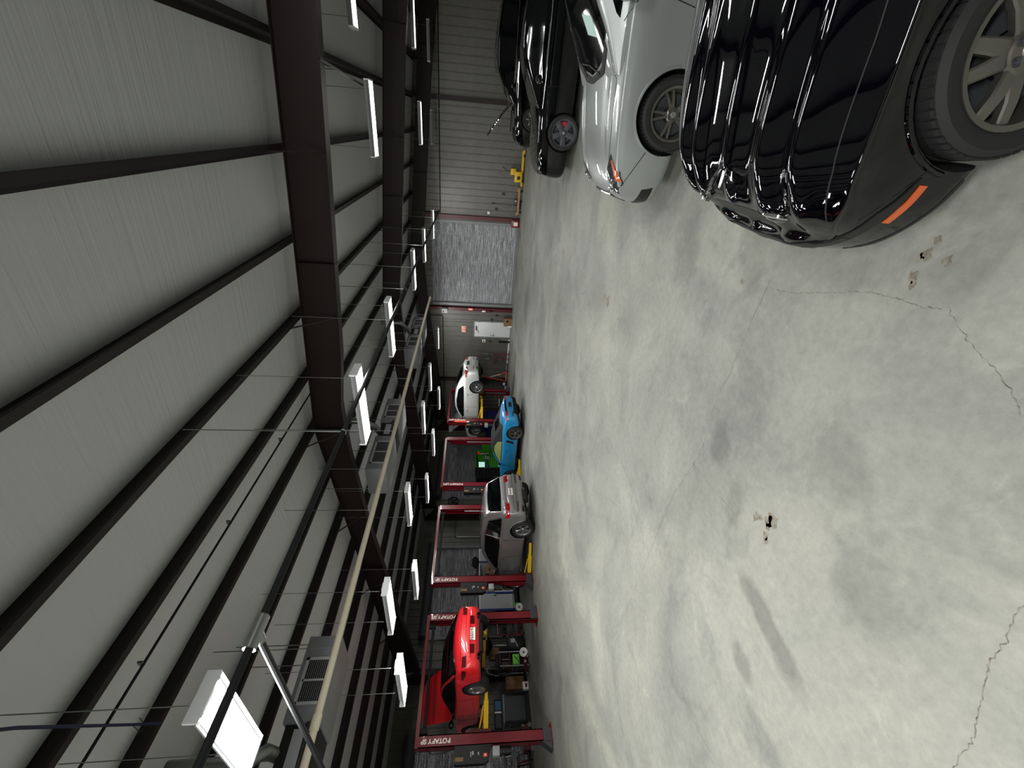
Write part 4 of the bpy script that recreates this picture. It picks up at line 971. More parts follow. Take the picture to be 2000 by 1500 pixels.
seams(bv, [(a, [(-.58, .3), (-.55, .55), (-.6, .80)]) for a in 'lr']+[(a, [(.62, .26), (.6, .5), (.62, .8)]) for a in 'lr']+[('t', [(-1.78, s*.5), (-1.5, s*.62), (-1.15, s*.60)]) for s in (1, -1)], car, .005)
sides(bv, [(-.30, .655), (-.15, .655)], [(-.30, .68), (-.15, .68)], M['p_teal'], 'door_handle', car, n=6, m=3, eps=.025)
m = MB(); m.bx((-1.7, -.6, .16), (1.5, .6, .22)); m.build('underbody', M['matte_black'], car, 0)
wd = wheel_mesh(.33, .245, .26, dict(kind='y', n=5, w0=.04, w1=.03, spread=.16, face=.86, hub=.06, mat=M['alloy_dark'], rot=.2), None)
for x in (1.235, -1.235):
    for s in (1, -1): add_wheel(car, wd, (x, s*.78, .33), s)
mirrors(bv, car, .5, .84, .82, M['p_teal'])

# ------------------------------------------------------------------ car 8: white silver sedan high on the fourth lift, hood up
car = thing('sedan', 'pale silver sedan raised high on the farthest lift with its hood open', 'car', (-12.82, 18.6, 1.63), PI)
WS = dict(rear=-2.36, front=2.3, wb=2.8, R=.33, arch=.38, zw=.34, paint=M['p_white'], nx=80, sub=3, tumble=.93,
  top=[(-2.36, .65), (-2.30, .90), (-2.2, 1.04), (-1.9, 1.08), (-1.4, 1.05), (.5, 1.0), (.9, .99), (1.3, .94), (1.8, .85), (2.1, .73), (2.25, .6), (2.3, .45)],
  shoulder=[(-2.36, .6), (-2.3, .80), (-2.1, .95), (-1.5, .96), (-.5, .92), (.6, .90), (1.2, .88), (1.8, .78), (2.1, .66), (2.3, .42)],
  sill=[(-2.36, .42), (-2.25, .30), (-1.6, .22), (1, .2), (2.0, .2), (2.3, .32)],
  plan=[(-2.36, .62), (-2.28, .76), (-2.1, .84), (-1.4, .90), (0, .91), (1.4, .90), (1.8, .86), (2.1, .75), (2.25, .6), (2.3, .48)],
  roof=[(-2.05, 1.02), (-1.6, 1.24), (-1.0, 1.42), (-.4, 1.48), (0, 1.46), (.35, 1.34), (1.0, .96)], roofw=.57, zroof=1.48, cabw=.9)
_, bv = car_body(car, WS)
one(bv, 't', [(-1.92, -.58), (-1.96, 0), (-1.92, .58)], [(-1.12, -.50), (-1.10, 0), (-1.12, .50)], M['glass'], 'rear_window', car, n=16, m=8)
one(bv, 't', [(.84, -.64), (.95, 0), (.84, .64)], [(.18, -.52), (.22, 0), (.18, .52)], M['glass'], 'windshield', car, n=16, m=8)
sides(bv, [(-1.45, 1.0), (.62, .97)], [(-1.1, 1.28), (-.4, 1.38), (0, 1.36), (.3, 1.25), (.62, 1.03)], M['glass'], 'side_window', car, n=24)
for ax in 'lr':
    m = MB(); patch(bv, ax, [(-2.26, .80), (-2.0, .86)], [(-2.26, .93), (-1.92, .93)], m, 8, 5, .007); m.build('tail_light', M['lamp_red'], car)
    for x in (-.95, .02):
        m = MB(); h, nn = on_surface(bv, ax, x, .83); m.tube([h-Vector((.08, 0, 0)), h+nn*.03-Vector((.04, 0, 0)), h+nn*.03+Vector((.04, 0, 0)), h+Vector((.08, 0, 0))], .012, 6); m.build('door_handle', M['p_white'], car)
pair(bv, 'b', [(.38, .84), (.72, .80)], [(.36, .92), (.70, .95)], M['lamp_red'], 'tail_light', car, n=8, m=5, eps=.007)
one(bv, 'b', [(-.2, .74), (.2, .74)], [(-.2, .88), (.2, .88)], M['black'], 'plate_holder', car, n=6, m=4, eps=.008)
pair(bv, 'b', [(.32, .52), (.66, .53)], [(.32, .55), (.66, .56)], M['lamp_red_dark'], 'bumper_reflector', car, n=6, m=3, eps=.006)
pair(bv, 'b', [(.36, .32), (.56, .34)], [(.36, .38), (.52, .39)], M['black'], 'exhaust_cutout', car, n=6, m=3, eps=.006)
seams(bv, [(a, [(.62, .25), (.6, .6), (.62, .9)]) for a in 'lr']+[(a, [(-.2, .24), (-.18, .6), (-.2, .92)]) for a in 'lr']+[(a, [(-1.0, .5), (-.92, .75), (-1.05, .94)]) for a in 'lr']+[('b', [(-.65, .66), (.65, .66)])], car, .005)
raised_hood(car, .95, .98, 1.22, .74, math.radians(40), M['p_white'])
one(bv, 't', [(1.0, -.68), (1.5, -.66), (2.05, -.5)], [(1.0, .68), (1.5, .66), (2.05, .5)], M['matte_black'], 'engine_bay', car, n=12, m=12)
m = MB(); m.bx((-1.9, -.55, .16), (1.7, .55, .24)); m.cyl((-2.0, -.5, .26), (-2.0, .5, .26), .09, 12); m.build('underbody', M['matte_black'], car, 0)
wd = wheel_mesh(.335, .235, .225, dict(kind='double', n=6, w0=.03, w1=.03, spread=.13, face=.84, hub=.07, mat=M['alloy'], rot=.1), None)
for x in (1.4, -1.4):
    for s in (1, -1): add_wheel(car, wd, (x, s*.80, .32), s)
mirrors(bv, car, .55, .97, .86, M['p_white'])
# ================================================================== cracks and spills on the floor
FLOOR = bpy.data.objects['floor']
CR = [([(-.92, 2.97), (-.89, 2.8), (-.85, 2.66), (-.77, 2.45), (-.72, 2.31), (-.66, 2.15), (-.65, 2.07), (-.64, 1.99), (-.63, 1.84), (-.59, 1.73), (-.61, 1.70), (-.66, 1.61), (-.70, 1.54), (-.74, 1.42), (-.79, 1.32), (-.83, 1.27), (-.86, 1.23)], .0022),
      ([(-.86, 2.98), (-1.23, 3.0), (-1.72, 3.0), (-2.0, 3.04), (-2.29, 2.99), (-2.58, 2.95), (-2.79, 2.98), (-3.29, 3.08), (-3.66, 3.11), (-4.21, 3.10), (-4.63, 3.10), (-5.04, 3.11), (-5.84, 3.10), (-6.6, 3.15)], .0025),
      ([(-1.2, .93), (-1.52, .79), (-1.58, .78), (-1.69, .74), (-1.76, .73), (-1.82, .72), (-1.89, .69), (-1.97, .65), (-2.08, .60), (-2.17, .56), (-2.26, .54), (-2.40, .51), (-2.7, .42)], .003),
      ([(-4.53, 7.87), (-4.14, 6.65), (-4.19, 5.64), (-4.26, 5.09), (-4.16, 4.45), (-4.18, 3.95), (-4.23, 3.59)], .003),
      ([(-5.04, 1.99), (-4.91, 1.68), (-4.84, 1.38), (-4.66, 1.11)], .002), ([(-2.79, 2.98), (-2.74, 2.53), (-2.68, 2.21)], .002)]
for pts, w_ in CR:
    r2 = random.Random(len(pts)); P = resample([(a, b, 0) for a, b in pts], len(pts)*7); L1 = []; R1 = []
    for i, p in enumerate(P):
        d = (P[min(i+1, len(P)-1)]-P[max(i-1, 0)]).normalized(); n = Vector((-d.y, d.x, 0)); o = n*r2.uniform(-.008, .008); ww = w_*r2.uniform(.35, 1.3)
        L1.append(p+o+n*ww+Vector((0, 0, .0008))); R1.append(p+o-n*ww+Vector((0, 0, .0008)))
    k = len(P); m = MB(); m.add(L1+R1, [(i, i+1, k+i+1, k+i) for i in range(k-1)]); m.build('crack', M['crack'], FLOOR, 0)
for cx, cy, r in ((-2.49, 2.06, .040), (-2.46, 2.02, .02), (-2.42, 1.95, .045), (-2.38, 1.92, .055), (-2.36, 1.96, .03), (-2.53, 1.91, .035), (-2.56, 1.88, .028), (-2.45, 1.93, .03), (-.42, 1.99, .022), (-.40, 1.97, .03), (-.51, 1.97, .03), (-.55, 1.95, .022), (-.32, 1.96, .022), (-.40, 1.86, .025), (-2.42, 6.55, .10), (-2.40, 6.75, .06), (-.98, 3.3, .03)):
    r2 = random.Random(int(cx*1000)); n = 22; ph = r2.random()*6
    ring = [(cx+r*(1+.25*math.sin(3*t+ph)+.22*math.sin(5*t+2*ph)+r2.uniform(-.12, .12))*math.cos(t), cy+r*.8*(1+.25*math.sin(4*t+ph)+r2.uniform(-.15, .15))*math.sin(t), .0012) for t in [2*PI*i/n for i in range(n)]]
    m = MB(); m.add(ring+[(cx, cy, .0012)], [(i, (i+1) % n, n) for i in range(n)]); m.build('spill_stain', M['stain'], FLOOR, 0)

# ================================================================== two-post car lifts
XLF = -13.22
def rot_cols(x, y, z): return Matrix((Vector(x), Vector(y), Vector(z))).transposed().to_euler()
UPWARD = rot_cols((0, 0, 1), (0, -1, 0), (1, 0, 0))        # lettering that climbs a post, read from the +x side
FACE_X = rot_cols((0, 1, 0), (0, 0, 1), (1, 0, 0))         # lettering on a face toward +x
FACE_Y = rot_cols((1, 0, 0), (0, 0, 1), (0, -1, 0))        # lettering on a face toward -y
def car_lift(y0, y1, zarm, words, label, arms, sign=None):
    root = thing('car_lift', label, 'car lift', (XLF, (y0+y1)/2, 0), 0, 'two-post car lifts along the side wall')
    hw = (y1-y0)/2; top = 3.36
    for s in (-1, 1):
        yc = s*hw; m = MB()      # C-section open to the inside
        o, i_ = yc+s*.125, yc-s*.125
        m.bx((-.14, o-s*.02, 0), (.14, o, top)); m.bx((-.14, i_, 0), (-.12, o, top)); m.bx((.12, i_, 0), (.14, o, top))
        m.bx((-.14, i_, 0), (-.07, i_+s*.02, top)); m.bx((.07, i_, 0), (.14, i_+s*.02, top))
        col = m.build('column', M['lift_red'], root, 0)
        m = MB(); m.bx((-.24, yc-.22, 0), (.24, yc+.22, .02)); m.build('base_plate', M['lift_red'], col, 0)
        m = MB(); m.prism([(yc+s*.128, .02), (yc+s*.31, .02), (yc+s*.128, .26)], 'x', -.15, .15)
        m.bx((.142, yc-.13, .02), (.17, yc+.13, .22)); m.build('foot_guard', M['dark_grey'], col, 0)
        m = MB(); m.cyl((.10, yc-s*.05, .3), (.10, yc-s*.05, top-.2), .012, 6); m.cyl((-.05, yc-s*.03, .2), (-.05, yc-s*.03, 2.4), .045, 10); m.build('cylinder_and_chain', M['steel_bare'], col)
        for wd_, z in ((words, 2.93),):
            if s < 0 or sign: lettering(wd_, .135, M['sign_white'], col, (.142, yc, z), UPWARD, sx=1.05, bold=.005)
        m = MB(); m.bx((-.13, yc-s*.19, zarm-.22), (.13, yc-s*.02, zarm+.45)); m.bx((-.11, yc-s*.30, zarm-.16), (.11, yc-s*.15, zarm+.02)); car_ = m.build('carriage', M['red_dark'], root, 0)
        for (ax_, ay, ln) in arms:
            if ay != s: continue
            a = Vector((ax_*.07, yc-s*.24, zarm-.07)); b_ = Vector((ax_*ln, yc-s*(.24+(.78 if zarm > 1 else .50)), zarm-.07)); mid = a.lerp(b_, .58); d = (b_-a).normalized()
            r = Matrix((d, Vector((-d.y, d.x, 0)), Vector((0, 0, 1)))).transposed(); m = MB()
            m.box(a.lerp(mid, .5), ((mid-a).length, .13, .12), r); m.box(mid.lerp(b_, .45), ((b_-mid).length*1.05, .09, .08), r); m.tube([a+Vector((0, 0, .16)), a.lerp(b_, .45)+Vector((0, 0, .07))], .018, 5)
            arm = m.build('arm', M['yellow'], root, 0)
            m = MB(); m.cyl(b_+Vector((0, 0, .0)), b_+Vector((0, 0, .10)), .035, 12); m.cyl(b_+Vector((0, 0, .10)), b_+Vector((0, 0, .125)), .065, 14); m.build('lift_pad', M['rubber'], arm)
            m = MB(); m.cyl(a-Vector((0, 0, .09)), a+Vector((0, 0, .10)), .04, 10); m.build('arm_pin', M['steel_bare'], arm)
    m = MB(); m.bx((-.07, -hw-.11, top-.0), (.07, hw+.11, top+.09)); m.build('crossbeam', M['lift_red'], root, 0)
    m = MB(); m.cyl((.02, -hw+.2, top-.12), (.02, hw-.2, top-.12), .04, 10); m.bx((-.03, hw-.28, top-.2), (.07, hw-.18, top-.0)); m.bx((-.03, -hw+.18, top-.2), (.07, -hw+.28, top-.0)); m.build('shutoff_bar', M['matte_black'], root)
    for s in (-1, 1):
        m = MB(); m.lathe([(.03, -.02), (.11, -.02), (.12, 0), (.11, .02), (.03, .02)], 20, Matrix.Translation((-.05, s*(hw-.02), top-.06)) @ Matrix.Rotation(PI/2, 4, 'Y')); m.build('pulley', M['matte_black'], root)
    # control panel on the outside of the left post, power unit below it
    yc = -hw-.125; m = MB()
    m.prism([(yc, 1.55), (yc-.30, 1.62), (yc-.36, 1.72), (yc-.36, 2.42), (yc-.33, 2.46), (yc, 2.46)], 'x', -.02, .14); cp = m.build('control_panel', M['black'], root, 20)
    m = MB(); m.bx((.141, yc-.24, 1.66), (.148, yc-.17, 1.75)); m.build('stop_label', M['exit_red'], cp, 0)
    m = MB(); m.bx((.149, yc-.22, 1.69), (.152, yc-.19, 1.72)); m.build('stop_mark', M['sign_white'], cp, 0)
    m = MB(); m.bx((.141, yc-.30, 2.24), (.147, yc-.22, 2.44)); m.build('warning_label', M['card'], cp, 0)
    m = MB(); m.bx((.141, yc-.19, 1.99), (.147, yc-.12, 2.03)); m.bx((.141, yc-.23, 2.05), (.147, yc-.13, 2.07)); m.bx((.141, yc-.2, 1.86), (.147, yc-.14, 1.885)); m.build('panel_marks', M['lgrey'], cp, 0)
    m = MB(); m.bevel_box((-.08, yc-.22, 1.34), (.10, yc-.02, 1.52), .02); pu = m.build('power_unit', M['lgrey'], root)
    m = MB(); m.cyl((.01, yc-.12, 1.06), (.01, yc-.12, 1.34), .095, 18); m.build('motor', M['black'], pu)
    m = MB(); m.tube([(.05, yc-.2, 1.3), (.16, yc-.28, 1.2), (.17, yc-.26, 1.08)], .012, 6); m.ball((.17, yc-.26, 1.07), .02, 8); m.build('lever', M['steel_bare'], pu)
    m = MB(); m.tube([(.0, yc, 2.46), (.02, yc-.08, 2.7), (.03, yc-.10, 3.0), (.02, yc+.02, 3.2), (.0, yc+.06, 3.3)], .010, 6); m.build('cable', M['black'], root)
    return root
car_lift(4.0, 7.05, 1.752, 'ROTARY SP', 'red two-post lift holding the red coupe in the air, nearest of the row', [(1, -1, .84), (-1, -1, .86), (1, 1, .84), (-1, 1, .86)], True)
car_lift(8.3, 11.4, .16, 'ROTARY SP', 'red two-post lift with yellow arms under the silver grey wagon', [(1, -1, 1.05), (-1, -1, .70), (1, 1, 1.05), (-1, 1, .70)])
car_lift(12.65, 15.66, .145, 'ROTARY LIFT', 'red two-post lift straddling the teal roadster', [(1, -1, .9), (-1, -1, .9), (1, 1, .9), (-1, 1, .9)])
car_lift(17.15, 20.05, 1.74, 'ROTARY LIFT', 'red two-post lift holding the pale silver sedan high, farthest of the row', [(1, -1, .80), (-1, -1, .55), (1, 1, .80), (-1, 1, .55)])
# bright red strip light on the farthest lift
t = thing('work_light_tube', 'glowing red bar fixed beside the top of the farthest lift post', 'tube', (XLF+.20, 16.92, 2.45))
m = MB(); m.bx((-.02, -.04, 0), (.02, .04, .62)); m.build('bar', M['exit_red'], t, 0)
m = MB(); m.bx((-.02, -.035, -.14), (.02, .035, 0)); m.build('end_grip', M['sign_white'], t, 0)

# ================================================================== end wall items
def outlet(x, z, label, y=YE-.03):
    t = thing('outlet_box', label, 'electrical outlet', (x, y, z), 0, 'outlet boxes on the end wall')
    m = MB(); m.bevel_box((-.055, -.035, -.075), (.055, .015, .075), .006); m.build('box', M['dark_grey'], t); m = MB(); m.bx((-.035, -.04, .01), (.035, -.034, .05)); m.bx((-.035, -.04, -.05), (.035, -.034, -.01)); m.build('socket', M['black'], t, 0)
outlet(-2.91, .90, 'dark outlet box above the wooden rails on the end wall'); outlet(-3.63, 1.22, 'dark outlet box beside the broom on the end wall'); outlet(-9.41, .88, 'dark outlet box low above the brown carton'); outlet(-9.68, 1.16, 'dark outlet box just right of the white door'); outlet(-11.08, 1.19, 'dark outlet box just left of the white door'); outlet(-14.95, .9, 'dark outlet box on the wall under the lifted silver sedan')
t = thing('light_switch_plate', 'small white square plate above the broom on the end wall', 'plate', (-3.83, YE-.03, 1.6)); m = MB(); m.bx((-.06, -.02, -.06), (.06, .01, .06)); m.build('plate', M['sign_white'], t, 0); m = MB(); m.bx((-.012, -.03, -.02), (.012, -.018, .02)); m.build('toggle', M['lgrey'], t, 0)
t = thing('thermostat', 'white thermostat left of the white door', 'thermostat', (-11.06, YE-.03, 1.56)); m = MB(); m.bevel_box((-.09, -.05, -.10), (.09, .01, .10), .01); m.build('case', M['sign_white'], t); m = MB(); m.bx((-.045, -.055, -.03), (.045, -.049, .05)); m.build('display', M['dark_grey'], t, 0)
# exit sign
t = thing('exit_sign', 'red and white exit sign above the white door', 'exit sign', (-10.32, YE-.05, 2.765)); m = MB(); m.bevel_box((-.19, -.05, -.13), (.19, .04, .13), .012); m.build('case', M['sign_white'], t)
m = MB(); m.bx((-.165, -.056, -.10), (.165, -.049, .10)); fz = m.build('sign_face', M['exit_red'], t, 0); lettering('EXIT', .17, M['sign_white'], fz, (0, -.058, 0), FACE_Y, bold=.004)
m = MB(); m.bx((.19, -.03, -.02), (.23, 0, .02)); m.build('lamp_head', M['dark_grey'], t, 0)
# wall signs on the red column left of the roll-up door, control station
t = thing('warning_sign', 'small orange red sign on the column left of the roll-up door', 'sign', (-9.0, YE-.245, 2.4)); m = MB(); m.bx((-.06, -.01, -.14), (.06, .004, .14)); s_ = m.build('panel', M['exit_red'], t, 0); m = MB(); m.bx((-.03, -.013, -.10), (.03, -.009, .10)); m.build('text_block', M['sign_white'], s_, 0)
t = thing('door_control_station', 'white and red push button box beside the roll-up door', 'control box', (-9.08, YE-.245, 1.55)); m = MB(); m.bx((-.04, -.05, 0), (.04, .004, .2)); m.build('top_box', M['sign_white'], t, 0); m = MB(); m.bx((-.045, -.05, -.22), (.045, .004, 0)); m.build('red_box', M['lift_red'], t, 0); m = MB(); m.bx((-.04, -.045, -.42), (.04, .004, -.22)); m.build('lower_box', M['black'], t, 0)
t = thing('door_operator', 'grey door motor box high left of the roll-up door', 'door motor', (-9.1, YE-.25, 3.85)); m = MB(); m.bevel_box((-.12, -.2, -.16), (.14, .02, .16), .01); m.build('case', M['lgrey'], t); m = MB(); m.cyl((-.02, -.205, .06), (-.02, -.22, .06), .04, 14); m.bx((.03, -.206, -.1), (.07, -.2, -.06)); m.build('knob', M['black'], t)
# conduits
def conduit(pts, r, label, m_=None, name='conduit', cat='conduit pipe', clips=()):
    t = thing(name, label, cat, pts[0]); p0 = Vector(pts[0]); m = MB(); m.tube([Vector(p)-p0 for p in pts], r, 8); m.build('pipe', m_ or M['galv'], t)
    for c in clips:
        k = MB(); c = Vector(c)-p0; k.ball(c, r*1.9, 8); k.build('coupling', M['galv'], t)
    return t
yw = YE-.09
conduit([(5.5, yw, 3.99), (-3.86, yw, 4.03)], .022, 'long dark pipe running along the right half of the end wall', M['pipe_black'], 'wall_pipe', 'pipe', [(-3.6, yw, 4.03), (.4, yw, 4.01)])
conduit([(-3.93, yw, 4.02), (-3.95, yw, 4.3), (-3.95, yw, 4.85)], .02, 'short pipe rising beside the red column, right of the roll-up door', M['pipe_black'], 'wall_pipe', 'pipe', [(-3.93, yw, 4.03)])
conduit([(-9.53, yw, 4.9), (-9.52, yw, 4.02), (-9.6, yw, 3.98), (-16.9, yw, 3.96)], .022, 'pipe dropping and running along the left half of the end wall', M['pipe_black'], 'wall_pipe', 'pipe', [(-10.3, yw, 3.98), (-11.9, yw, 3.97)])
for z0, z1, lab in ((3.0, 1.0, 'x'),): pass
conduit([(XL+.08, 14.45, 2.92), (XL+.08, 13.7, 2.90), (XL+.08, 13.58, 2.80), (XL+.08, 13.57, 1.6)], .025, 'thin grey conduit bent down the side wall behind the silver grey wagon', M['galv'], 'wall_conduit', 'conduit pipe', [(XL+.08, 14.42, 2.92)])
# red box with white face at the foot of the red column
t = thing('fire_box', 'red box with white label at the foot of the end wall column', 'red box', (-4.22, YE-.36, 0)); m = MB(); m.bevel_box((-.17, -.11, 0), (.17, .11, .44), .015); b_ = m.build('case', M['lift_red'], t); m = MB(); m.bx((-.09, -.115, .12), (.09, -.108, .32)); m.build('label_panel', M['sign_white'], b_, 0)
# broom
t = thing('broom', 'broom leaning against the end wall right of the roll-up door', 'broom', (-3.36, YE-.1, 0)); m = MB(); m.cyl((-.02, -.1, .25), (.0, .03, 1.45), .014, 8); m.build('handle', M['steel_bare'], t); m = MB(); m.bx((-.17, -.14, .0), (.13, -.06, .16)); m.bx((-.03, -.13, .16), (.01, -.08, .27)); m.build('brush_head', M['black'], t, 0); m = MB(); m.cyl((-.002, .015, 1.30), (0, .032, 1.46), .018, 8); m.build('grip', M['black'], t)
# wooden rails on small feet (creeper rails)
t = thing('wooden_rail_stand', 'low pale wooden rail frame lying along the end wall', 'wooden frame', (-3.12, YE-.5, 0)); m = MB(); m.bx((-.62, .02, .13), (.62, .07, .21)); m.bx((-.62, -.16, .13), (.62, -.11, .21)); m.build('rails', M['wood'], t, 0)
for sx in (-.58, .5): m = MB(); m.bx((sx-.06, -.18, .21), (sx+.1, .09, .27)); m.build('cross_piece', M['wood'], t, 0)
for sx in (-.5, 0, .45):
    m = MB(); m.cyl((sx, -.135, .0), (sx, -.135, .13), .03, 8); m.cyl((sx, .045, 0), (sx, .045, .13), .03, 8); m.build('caster', M['black'], t)
t = thing('small_radio', 'small dark box resting on the wooden rail frame', 'box', (-3.12, YE-.54, .21)); m = MB(); m.bevel_box((-.09, -.06, 0), (.09, .06, .18), .01); m.build('case', M['dark_grey'], t); m = MB(); m.cyl((0, -.061, .1), (0, -.066, .1), .045, 14); m.build('speaker_cone', M['lgrey'], t)
# yellow floor machine with long tow bar
t = thing('floor_jack', 'yellow floor machine with long flat yellow bar by the end wall', 'jack', (-1.95, YE-.55, 0))
m = MB(); m.bevel_box((-.32, -.2, .1), (.14, .2, .46), .03); m.bevel_box((-.02, -.18, .4), (.26, .18, .66), .03); m.build('housing', M['yellow'], t)
m = MB(); m.bx((.10, -.07, .06), (1.0, .07, .16)); m.bx((.92, -.16, .05), (1.05, .16, .12)); m.bx((-.5, -.07, .06), (-.3, .07, .14)); m.build('bar', M['yellow'], t, 0)
m = MB(); m.cyl((.1, .02, .66), (.24, .12, .98), .012, 8); m.tube([(.2, .1, .96), (.28, .1, 1.0), (.27, .16, 1.04)], .016, 6); m.build('handle', M['black'], t)
for sx, sy in ((-.28, -.17), (-.28, .17), (.8, -.13), (.8, .13)): m = MB(); m.cyl((sx, sy-.025, .06), (sx, sy+.025, .06), .06, 12); m.build('wheel', M['black'], t)
m = MB(); m.bx((-.2, -.205, .2), (-.05, -.198, .34)); m.build('decal', M['black'], t, 0)
m = MB(); m.tube([(-.1, 0, .46), (-.2, .12, .8), (.0, .2, 1.2)], .008, 6); m.build('cord', M['dark_grey'], t)
# carton by the door
t = thing('carton', 'brown cardboard carton with pale flap on the floor by the white door', 'cardboard box', (-9.62, YE-.34, 0)); m = MB(); m.bx((-.23, -.18, 0), (.23, .18, .46)); m.build('box', M['card'], t, 0)
m = MB(); m.box((-.24, -.19, .12), (.10, .01, .24)); m.build('flap', M['sign_white'], t, 0); m = MB(); m.bx((.02, -.184, .2), (.14, -.179, .34)); m.build('print', M['black'], t, 0)
# black upright strip left of the door
t = thing('squeegee', 'short black squeegee standing left of the white door', 'squeegee', (-11.06, YE-.12, 0)); m = MB(); m.bx((-.05, -.03, 0), (.05, .03, .68)); m.build('blade', M['black'], t, 0); m = MB(); m.cyl((.1, 0, .0), (.16, .05, .45), .014, 8); m.build('handle', M['lgrey'], t)
# red screw jacks with chrome heads
for i, (x, lab) in enumerate(((-11.8, 'tall red pole jack standing right of the pair on the end wall'), (-12.12, 'shorter red pole jack standing left of the pair on the end wall'))):
    t = thing('pole_jack', lab, 'jack stand', (x, YE-.32, 0)); zt = 1.05 if i == 0 else .95
    m = MB(); m.cyl((0, 0, .03), (0, 0, zt), .035 if i == 0 else .028, 12); m.bx((-.16, -.16, 0), (.16, .16, .03)); m.build('post', M['lift_red'], t)
    m = MB(); m.cyl((0, 0, zt), (0, 0, zt+.55), .016, 8); m.cyl((-.15, 0, zt+.22), (.15, 0, zt+.22), .012, 6); m.cyl((0, -.06, zt+.5), (0, .06, zt+.5), .02, 8); m.cyl((0, 0, zt+.05), (0, 0, zt+.2), .04, 10); m.build('screw_head', M['chrome'], t)
t = thing('hose_loop', 'black hose looped over the shorter red pole jack', 'hose', (-12.16, YE-.40, 0)); m = MB(); m.tube([(.10*math.sin(a)*1.9+.02, 0, .62+.34*math.cos(a)) for a in [2*PI*i/24 for i in range(24)]], .012, 6); m.build('hose', M['black'], t)
t = thing('red_can', 'dark red small can hanging by the black hose loop', 'can', (-12.33, YE-.5, .80)); m = MB(); m.cyl((0, 0, 0), (0, 0, .16), .06, 12); m.build('body', M['red_dark'], t); m = MB(); m.tube([(0, 0, .16), (.05, 0, .3), (.12, .05, .35)], .01, 6); m.build('nozzle', M['steel_bare'], t); m = MB(); m.cyl((0, .0, -.8), (0, .0, 0), .012, 6); m.build('stand_rod', M['dark_grey'], t)
# dark folded A-frame and orange engine hoist
t = thing('folding_gantry', 'thin dark A-shaped frame leaning on the end wall under the lifted sedan', 'frame', (-12.75, YE-.25, 0)); m = MB(); m.tube([(-.22, -.1, .02), (-.05, .05, 1.45), (.28, -.1, .02)], .018, 6); m.bx((-.3, -.14, 0), (.32, -.06, .09)); m.build('frame', M['dark_grey'], t)
t = thing('engine_hoist', 'orange engine hoist frame standing under the lifted silver sedan', 'engine hoist', (-13.22, YE-.55, 0))
m = MB(); m.tube([(-.33, 0, .07), (-.1, 0, 1.25)], .035, 6); m.tube([(.33, 0, .07), (-.02, 0, .95)], .028, 6); m.tube([(-.1, 0, 1.25), (.05, -.1, 1.6)], .03, 6); m.bx((-.38, -.04, .04), (.38, .04, .11)); m.tube([(-.28, 0, .4), (.2, 0, .4)], .018, 6); m.build('frame', M['orange'], t)
m = MB(); m.cyl((.15, 0, .45), (-.06, 0, 1.1), .03, 8); m.build('ram', M['steel_bare'], t)
for sx in (-.35, .35): m = MB(); m.cyl((sx, -.04, .04), (sx, .04, .04), .04, 10); m.build('caster', M['black'], t)
t = thing('detergent_jug', 'blue and white jug on the floor at the end wall column', 'jug', (-13.74, YE-.62, 0)); m = MB(); m.bevel_box((-.09, -.07, 0), (.09, .07, .14), .02); m.build('base', M['blue'], t); m = MB(); m.bevel_box((-.08, -.06, .14), (.08, .06, .25), .02); m.cyl((0, 0, .25), (0, 0, .29), .03, 10); m.build('top', M['sign_white'], t)
t = thing('air_hose', 'dark coiled hose hanging left of the end wall column', 'hose', (-14.15, YE-.12, 0)); m = MB()
for k in range(3): m.tube([((.09+.02*k)*math.sin(a), -.02*k, .62+(.40-.03*k)*math.cos(a)) for a in [2*PI*i/20 for i in range(21)]], .014, 6)
m.build('coil', M['dark_grey'], t); m = MB(); m.cyl((0, -.05, 1.0), (0, .05, 1.0), .03, 8); m.cyl((0, 0, 1.0), (.02, 0, 1.15), .012, 6); m.build('hook', M['galv'], t)
t = thing('shop_stool', 'low dark stool with white seat near the purple cabinets', 'stool', (-15.0, 21.55, 0)); m = MB(); m.bx((-.2, -.14, .42), (.2, .14, .47)); m.build('seat', M['sign_white'], t, 0)
for sx in (-.18, .18):
    for sy in (-.12, .12): m = MB(); m.cyl((sx, sy, 0), (sx, sy, .42), .015, 6); m.build('leg', M['black'], t)
# purple blue tool cabinets
def drawers(m_body, t, w_, d, z0, z1, rows, cols=1, m_pull=None, face='x', name='drawer'):
    """drawer fronts with pulls on the +x face (depth d, width w_ along y)"""
    hh = (z1-z0)/rows
    for r in range(rows):
        for c in range(cols):
            y0 = -w_/2+w_*c/cols+.015; y1 = -w_/2+w_*(c+1)/cols-.015; m = MB(); m.bx((d, y0, z0+r*hh+.008), (d+.014, y1, z0+(r+1)*hh-.008)); o = m.build(name, m_body, t, 0)
            m = MB(); m.bx((d+.014, y0+.03, z0+(r+1)*hh-.028), (d+.03, y1-.03, z0+(r+1)*hh-.012)); m.build('pull', m_pull or M['black'], o, 0)
t = thing('tool_cabinet', 'wide purple blue tool cabinet under the lifted silver sedan', 'tool cabinet', (-16.45, 21.2, 0), -PI/2); m = MB(); m.bx((-.3, -.85, .1), (.3, .85, 1.2)); m.build('body', M['purple'], t, 0); drawers(M['purple'], t, 1.6, .3, .12, 1.1, 6, 1, M['steel_bare'])
for sy in (-.75, .75): m = MB(); m.cyl((.2, sy, 0), (.2, sy, .1), .05, 10); m.cyl((-.2, sy, 0), (-.2, sy, .1), .05, 10); m.build('caster', M['black'], t)
t = thing('top_chest', 'smaller purple blue top chest with pale stickers on the purple cabinet', 'tool chest', (-16.3, 21.2, 1.2), -PI/2); m = MB(); m.bx((-.28, -.62, 0), (.28, .62, .48)); m.build('body', M['purple'], t, 0); drawers(M['purple'], t, 1.2, .28, .03, .34, 3, 1, M['black'])
